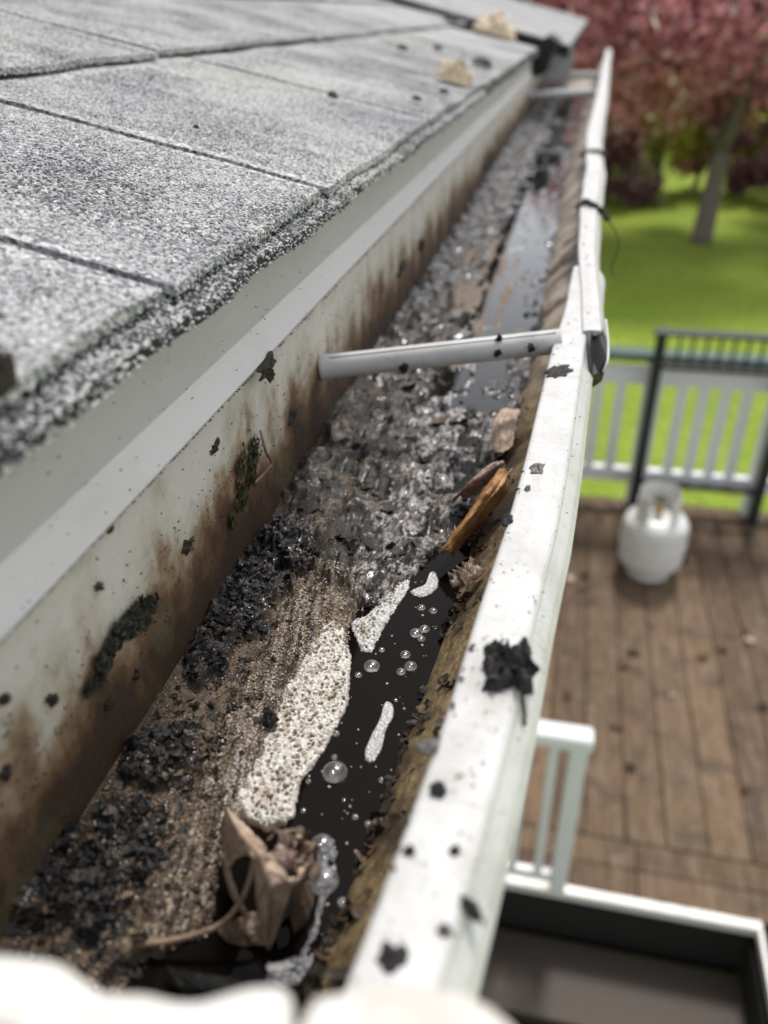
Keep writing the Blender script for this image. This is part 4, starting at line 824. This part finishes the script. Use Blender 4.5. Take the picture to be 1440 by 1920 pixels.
M_JOIST = Mt('deck_underside', (.012, .010, .009), .85).m; M_STEP = mat_leaf('step_wood', (.06, .045, .036), (.085, .065, .052), (.04, .03, .024), .6)
deck = mk('deck', *join([box(-.44, 2.6, 1.66, 4.20, ZD-.22, ZD-.030), box(.80, 2.6, -.6, 1.66, ZD-.22, ZD-.030)]), M_JOIST); tag(deck, 'brown wooden deck below the gutter', 'deck', kind='structure')
pw = .138
for k in range(22):
    x = -.435+k*pw; mk('plank', *box(x, x+pw-.006, 1.868, 4.20, ZD-.027, ZD), M_DECK, deck)
for k, (x0_, x1_) in enumerate([(-.435, .418), (.424, 1.4), (1.406, 2.6)]):
    for y0_, y1_ in ((1.655, 1.755), (1.761, 1.862)): mk('border_plank', *box(x0_, x1_, y0_, y1_, ZD-.027, ZD-.001), M_DECK, deck)
for k in range(12):
    x = .82+k*pw; mk('plank', *box(x, x+pw-.006, -.6, 1.649, ZD-.027, ZD-.001), M_DECK, deck)
mk('edge_trim', *box(-.44, .79, 1.624, 1.652, ZD-.03, ZD+.006), M_WTRIM, deck); mk('edge_trim', *box(.778, .790, -.6, 1.622, ZD-.03, ZD+.005), M_WTRIM, deck)
steps = thing('deck_steps', 'dark wooden steps going down from the white-edged deck', 'steps', (.2, 1.4, ZL))
for k in range(3):
    y1_ = 1.60-.25*k; zt = ZD-.225*(k+1)
    if zt < ZL+.02: zt = ZL+.03
    mk('tread', *box(-.44, .765, y1_-.255, y1_, zt-.035, zt), M_STEP, steps); mk('riser', *box(-.44, .765, y1_+.032, y1_+.05, zt-.04, zt+.17), M_JOIST, steps)
mk('stringer', *box(.767, .774, .8, 1.63, ZL, ZD-.06), M_JOIST, steps)
def box_part(p, name, x0, x1, y0, y1, z0, z1, mat, bev=.004): return mk(name, *box(x0, x1, y0, y1, z0, z1), mat, p, bevel=bev)
# near railing at the head of the steps
r1 = thing('railing', 'short white railing end with post on the near deck edge', 'railing', (0, 1.632, ZD), 'white railings on the deck')
ZR = -1.70
box_part(r1, 'post', .142, .190, 1.614, 1.660, ZD+.007, ZR-.045, M_WHITE); box_part(r1, 'top_rail', -.44, .200, 1.600, 1.665, ZR-.045, ZR+.004, M_WHITE, .012); box_part(r1, 'bottom_rail', -.44, .141, 1.622, 1.648, ZD+.05, ZD+.085, M_WHITE)
for k in range(7): x = .098-.082*k; box_part(r1, 'baluster', x-.013, x+.013, 1.624, 1.648, ZD+.086, ZR-.046, M_WHITE)
# far railing
r2 = thing('railing', 'long white railing with green cap along the far deck edge', 'railing', (.9, 4.16, ZD), 'white railings on the deck')
for x in (-.40, .50, 1.13, 2.45): box_part(r2, 'post', x-.045, x+.045, 4.115, 4.205, ZD+.001, -1.545, M_WHITE)
xs_ = [-.355, .455, .545, 1.085, 1.175, 2.405]
for a, b in ((-.355, .455), (.545, 1.085), (1.175, 2.405)):
    box_part(r2, 'rail', a, b, 4.135, 4.185, -1.68, -1.59, M_WHITE); box_part(r2, 'bottom_rail', a, b, 4.135, 4.185, -2.27, -2.19, M_WHITE)
    nb = round((b-a)/.109)
    for i in range(1, nb): x = a+(b-a)*i/nb; box_part(r2, 'baluster', x-.024, x+.024, 4.138, 4.182, -2.19, -1.68, M_WHITE, 0)
box_part(r2, 'cap_rail', -.45, 2.5, 4.105, 4.215, -1.543, -1.505, M_GREEN)
# black metal gate in front of it
gt = thing('metal_gate', 'black metal gate panel with thin pickets in front of the white railing', 'gate', (.8, 4.05, ZD))
box_part(gt, 'post', .465, .515, 4.03, 4.08, ZD+.001, -1.375, M_BLKM); box_part(gt, 'post', 1.10, 1.15, 4.03, 4.08, ZD+.001, -1.375, M_BLKM); box_part(gt, 'top_rail', .45, 1.165, 4.02, 4.09, -1.373, -1.352, M_BLKM); box_part(gt, 'middle_rail', .515, 1.10, 4.04, 4.07, -1.555, -1.525, M_BLKM); box_part(gt, 'bottom_rail', .515, 1.10, 4.04, 4.07, -2.235, -2.205, M_BLKM)
for i in range(1, 9): x = .515+.585*i/9; box_part(gt, 'picket', x-.006, x+.006, 4.049, 4.061, -1.524, -1.374, M_BLKM, 0)
# propane tank
tk = thing('propane_tank', 'white propane tank standing on the deck before the railing', 'tank', (.545, 3.50, ZD)); tc = (.545, 3.50, ZD)
M_TANK = mat_painted('tank_paint', (.72, .72, .70), .2, .35, 10)
mk('body', *lathe([(.02, .040), (.10, .043), (.138, .060), (.152, .085), (.156, .11), (.156, .27), (.152, .295), (.138, .318), (.10, .336), (.05, .345), (.0005, .347)], tc, 40), M_TANK, tk, smooth=True)
mk('weld_band', *lathe([(.1562, .188), (.159, .192), (.159, .200), (.1562, .204)], tc, 40), M_TANK, tk, smooth=True)
mk('foot_ring', *lathe([(.100, .0), (.104, .0), (.104, .052), (.100, .052)], tc, 36), M_TANK, tk)
th = np.linspace(.5, 2*math.pi-.5, 40); rows = []
for a in th:
    ca, sa = math.cos(a-1.57), math.sin(a-1.57); zt = .46 if not (1.2 < a < 1.9 or 4.4 < a < 5.1) else .415
    rows.append(np.array([(tc[0]+r*ca, tc[1]+r*sa, tc[2]+zz) for r, zz in ((.098, .335), (.101, .335), (.101, zt), (.098, zt))]))
mk('collar', *sweep(None, rows), M_TANK, tk)
M_BRASS = Mt('brass', (.45, .33, .12), .35, .5, .9).m
vl = mk('valve', *lathe([(.022, .345), (.022, .37), (.013, .375), (.013, .40), (.018, .402), (.018, .415), (.001, .416)], tc, 20), M_BRASS, tk); mk('hand_wheel', *lathe([(.006, .417), (.03, .418), (.033, .424), (.03, .43), (.001, .431)], tc, 20), M_BLKM, vl)
# litter on the deck: fallen leaves
M_DL = [mat_leaf('deck_leaf_dark', (.05, .03, .02), (.09, .06, .04), (.02, .014, .01)), M_PALE, mat_leaf('deck_leaf_rust', (.14, .075, .04), (.22, .13, .08), (.06, .03, .02))]
fl = None
for k in range(30):
    x, y = RNG.uniform(.05, 1.4), RNG.uniform(1.9, 4.1)
    if math.hypot(x-.545, y-3.5) < .19: continue
    s = RNG.uniform(.014, .030); a = RNG.uniform(0, 6.28); pts = []
    for i in range(10):
        t = i/10*2*math.pi; rr = s*(1 if i % 2 else .55); pts.append((x+rr*math.cos(t+a)*1.2, y+rr*math.sin(t+a), ZD+.006+.012*abs(math.sin(t*1.5+a))))
    V = [(x, y, ZD+.004)]+pts; V = np.concatenate([V, np.array(V)-np.array([0, 0, .0015])]); F = [(0, 1+i, 1+(i+1) % 10) for i in range(10)]+[(11, 12+(i+1) % 10, 12+i) for i in range(10)]+[(1+i, 12+i, 12+(i+1) % 10, 1+(i+1) % 10) for i in range(10)]
    ki = k % 5; mt = M_DL[0] if ki < 2 else (M_DL[2] if ki < 4 else M_DL[1]); w = ('dark brown', 'rust brown', 'pale')[M_DL.index(M_DL[0]) if ki < 2 else (1 if ki < 4 else 2)]
    tag(mk('fallen_leaf', V, F, mt), f'{w} fallen leaf lying on the wooden deck planks', 'leaf', f'{w} fallen leaves on the deck')

# trees and shrubs
def mat_crown(name, stops, trans=.25):
    M = Mt(name, stops[1][1], .45, .4); t = M.attr('tone').outputs['Fac']; M.col(M.ramp(t, stops))
    tr = M.n('BsdfTranslucent'); mx = M.n('MixShader'); mx.inputs[0].default_value = trans
    M.l(M.ramp(t, stops), tr.inputs[0]); M.l(M.b.outputs[0], mx.inputs[1]); M.l(tr.outputs[0], mx.inputs[2]); M.l(mx.outputs[0], M.out.inputs[0]); return M.m
M_RED = mat_crown('burgundy_leaves', [(0, (.24, .085, .10)), (.45, (.50, .20, .22)), (.8, (.64, .33, .35)), (.955, (.70, .46, .46)), (1, (.92, .86, .78))], .5)  # near-white last stop paints bright glints onto scattered leaves
M_PLUMC = mat_crown('dark_plum_leaves', [(0, (.08, .035, .045)), (.5, (.19, .085, .10)), (1, (.32, .17, .19))])
M_YG = mat_crown('yellow_green_leaves', [(0, (.20, .22, .03)), (.5, (.42, .42, .07)), (1, (.62, .56, .18))], .5)
M_GRN = mat_crown('green_leaves', [(0, (.02, .04, .01)), (.5, (.05, .09, .02)), (1, (.10, .15, .04))], .3)
M_BARK = mat_leaf('bark', (.15, .125, .11), (.24, .21, .19), (.07, .058, .05), .9)
def crown_mesh(c, rad, n, size, seed, lobes=16, lowcut=None):
    r = np.random.default_rng(seed); lc = r.normal(0, 1, (lobes, 3)); lc /= np.linalg.norm(lc, axis=1)[:, None]; lc *= r.uniform(.35, .85, (lobes, 1)); lr = r.uniform(.16, .36, lobes)
    k = r.integers(0, lobes, n); d = r.normal(0, 1, (n, 3)); d /= np.linalg.norm(d, axis=1)[:, None]; d *= r.random((n, 1))**(1/1.6)
    P = (lc[k]+d*lr[k][:, None])*np.asarray(rad)+np.asarray(c)
    a = r.normal(0, 1, (n, 3)); a /= np.linalg.norm(a, axis=1)[:, None]; b = np.cross(a, r.normal(0, 1, (n, 3))); b /= np.linalg.norm(b, axis=1)[:, None]; s = r.uniform(.5, 1, (n, 1))*size
    V = np.stack([P-a*s, P+b*s*.55, P+a*s, P-b*s*.55], 1).reshape(-1, 3); F = np.arange(4*n).reshape(-1, 4); tone = np.clip(r.normal(.45, .2, n)+.15*(r.random(lobes)[k]-.5)*2, 0, .95); tone[r.random(n) < .045] = 1.0
    if lowcut is not None:
        ok = P[:, 2] > lowcut; V = V.reshape(-1, 4, 3)[ok].reshape(-1, 3); F = np.arange(len(V)).reshape(-1, 4); tone = tone[ok]
    return V, F, np.repeat(tone, 4)
def tree(name, base, h0, c, rad, n, size, mat, label, seed, tr=.13, group='trees beyond the lawn', lobes=18):
    t = thing(name, label, 'tree' if 'shrub' not in name else 'shrub', base, group, raw=True); R_ = random.Random(seed)
    b = np.array(base, float); fork = b+np.array([.05, 0, h0]); parts = [tube(spline([b-np.array([0, 0, .05]), b+np.array([.03, .02, h0*.5]), fork], 8), np.linspace(tr*1.3, tr*.85, 8), 12)]
    tk_ = mk('trunk', *parts[0], M_BARK, t, smooth=True, raw=True)
    for i in range(7):
        e = np.array(c)+np.array([R_.uniform(-.65, .65)*rad[0], R_.uniform(-.65, .65)*rad[1], R_.uniform(-.3, .6)*rad[2]]); mid = (fork+e)/2+np.array([0, 0, .15*rad[2]])
        mk('limb', *tube(spline([fork-np.array([0, 0, .08]), mid, e], 9), np.linspace(tr*.55, tr*.12, 9), 8), M_BARK, tk_, smooth=True, raw=True)
    V, F, tn = crown_mesh(c, rad, n, size, seed, lobes); mk('crown', V, F, mat, t, floats={'tone': tn}, raw=True)
    return t
tree('maple_tree', (1.98, 13.6, 0), 1.35, (1.9, 13.6, 3.25), (3.6, 3.0, 2.3), 20000, .105, M_RED, 'burgundy-leaved tree whose grey trunk shows at the edge of the lawn', 5, .13, lobes=46)
tree('maple_tree', (-2.2, 15.5, 0), 1.5, (-1.2, 15.6, 3.6), (3.4, 2.6, 2.6), 12000, .12, M_RED, 'burgundy-leaved tree standing left of the grey trunk, partly behind the gutter', 6, .14, lobes=40)
tree('maple_tree', (4.9, 16.5, 0), 1.5, (4.9, 16.5, 3.9), (3.2, 2.8, 2.6), 9000, .12, M_RED, 'burgundy-leaved tree farther right behind the grey trunk', 8, .14, lobes=30)
tree('shrub', (.95, 16.2, 0), .3, (.75, 16.4, .75), (1.15, .9, .85), 5000, .07, M_PLUMC, 'low dark plum-coloured shrub in shade left of the grey trunk', 9, .05, 'shrubs beyond the lawn')
tree('shrub', (3.6, 17.0, 0), .3, (3.5, 17.2, .8), (1.2, .9, .85), 5000, .07, M_PLUMC, 'low dark plum-coloured shrub in shade right of the grey trunk', 10, .05, 'shrubs beyond the lawn')
for k, (x, y, hh, mt, lab) in enumerate([(-.7, 17.3, 1.1, M_RED, 'low burgundy shrub behind the far gutter lip'), (.2, 18.2, 1.0, M_PLUMC, 'dark plum shrub left behind the grey trunk'), (1.5, 17.6, 1.5, M_YG, 'yellow-green shrub in a gap left of the grey trunk'), (2.3, 18.0, 1.15, M_RED, 'low burgundy shrub behind the grey trunk'), (3.0, 18.0, 1.5, M_YG, 'yellow-green shrub right of the grey trunk'), (4.3, 18.4, 1.2, M_RED, 'low burgundy shrub at the right behind the lawn'), (5.8, 18.8, 1.2, M_PLUMC, 'dark plum shrub beyond the right edge of the lawn')]):
    tree('shrub', (x, y, 0), .3, (x, y, hh), (.95, .8, hh*1.02), 4200, .075, mt, lab, 110+k, .05, 'shrubs beyond the lawn', 22)
BT = [(-6, 27, M_YG), (-1.5, 29, M_GRN), (1.6, 25, M_YG), (4.6, 27.5, M_YG), (8.5, 27, M_GRN), (12.5, 30, M_YG), (-11, 30, M_GRN), (3.0, 33, M_GRN)]
for k, (x, y, mt) in enumerate(BT):
    tree('far_tree', (x, y, 0), 1.0, (x, y, 3.6), (2.7, 2.3, 3.4), 5500, .2, mt, ('yellow-green' if mt is M_YG else 'dark green')+' tree at the back of the garden behind the burgundy trees', 20+k, .16, 'yellow-green trees at the back' if mt is M_YG else 'dark green trees at the back', 26)
for k in range(12):
    x = -22+4.2*k; tree('hedge_shrub', (x, 37+1.2*math.sin(k), 0), .4, (x, 37+1.2*math.sin(k), 1.9), (2.6, 1.6, 2.0), 2600, .22, M_GRN, 'dark green hedge shrub along the far garden boundary', 60+k, .1, 'hedge shrubs at the garden boundary', 14)
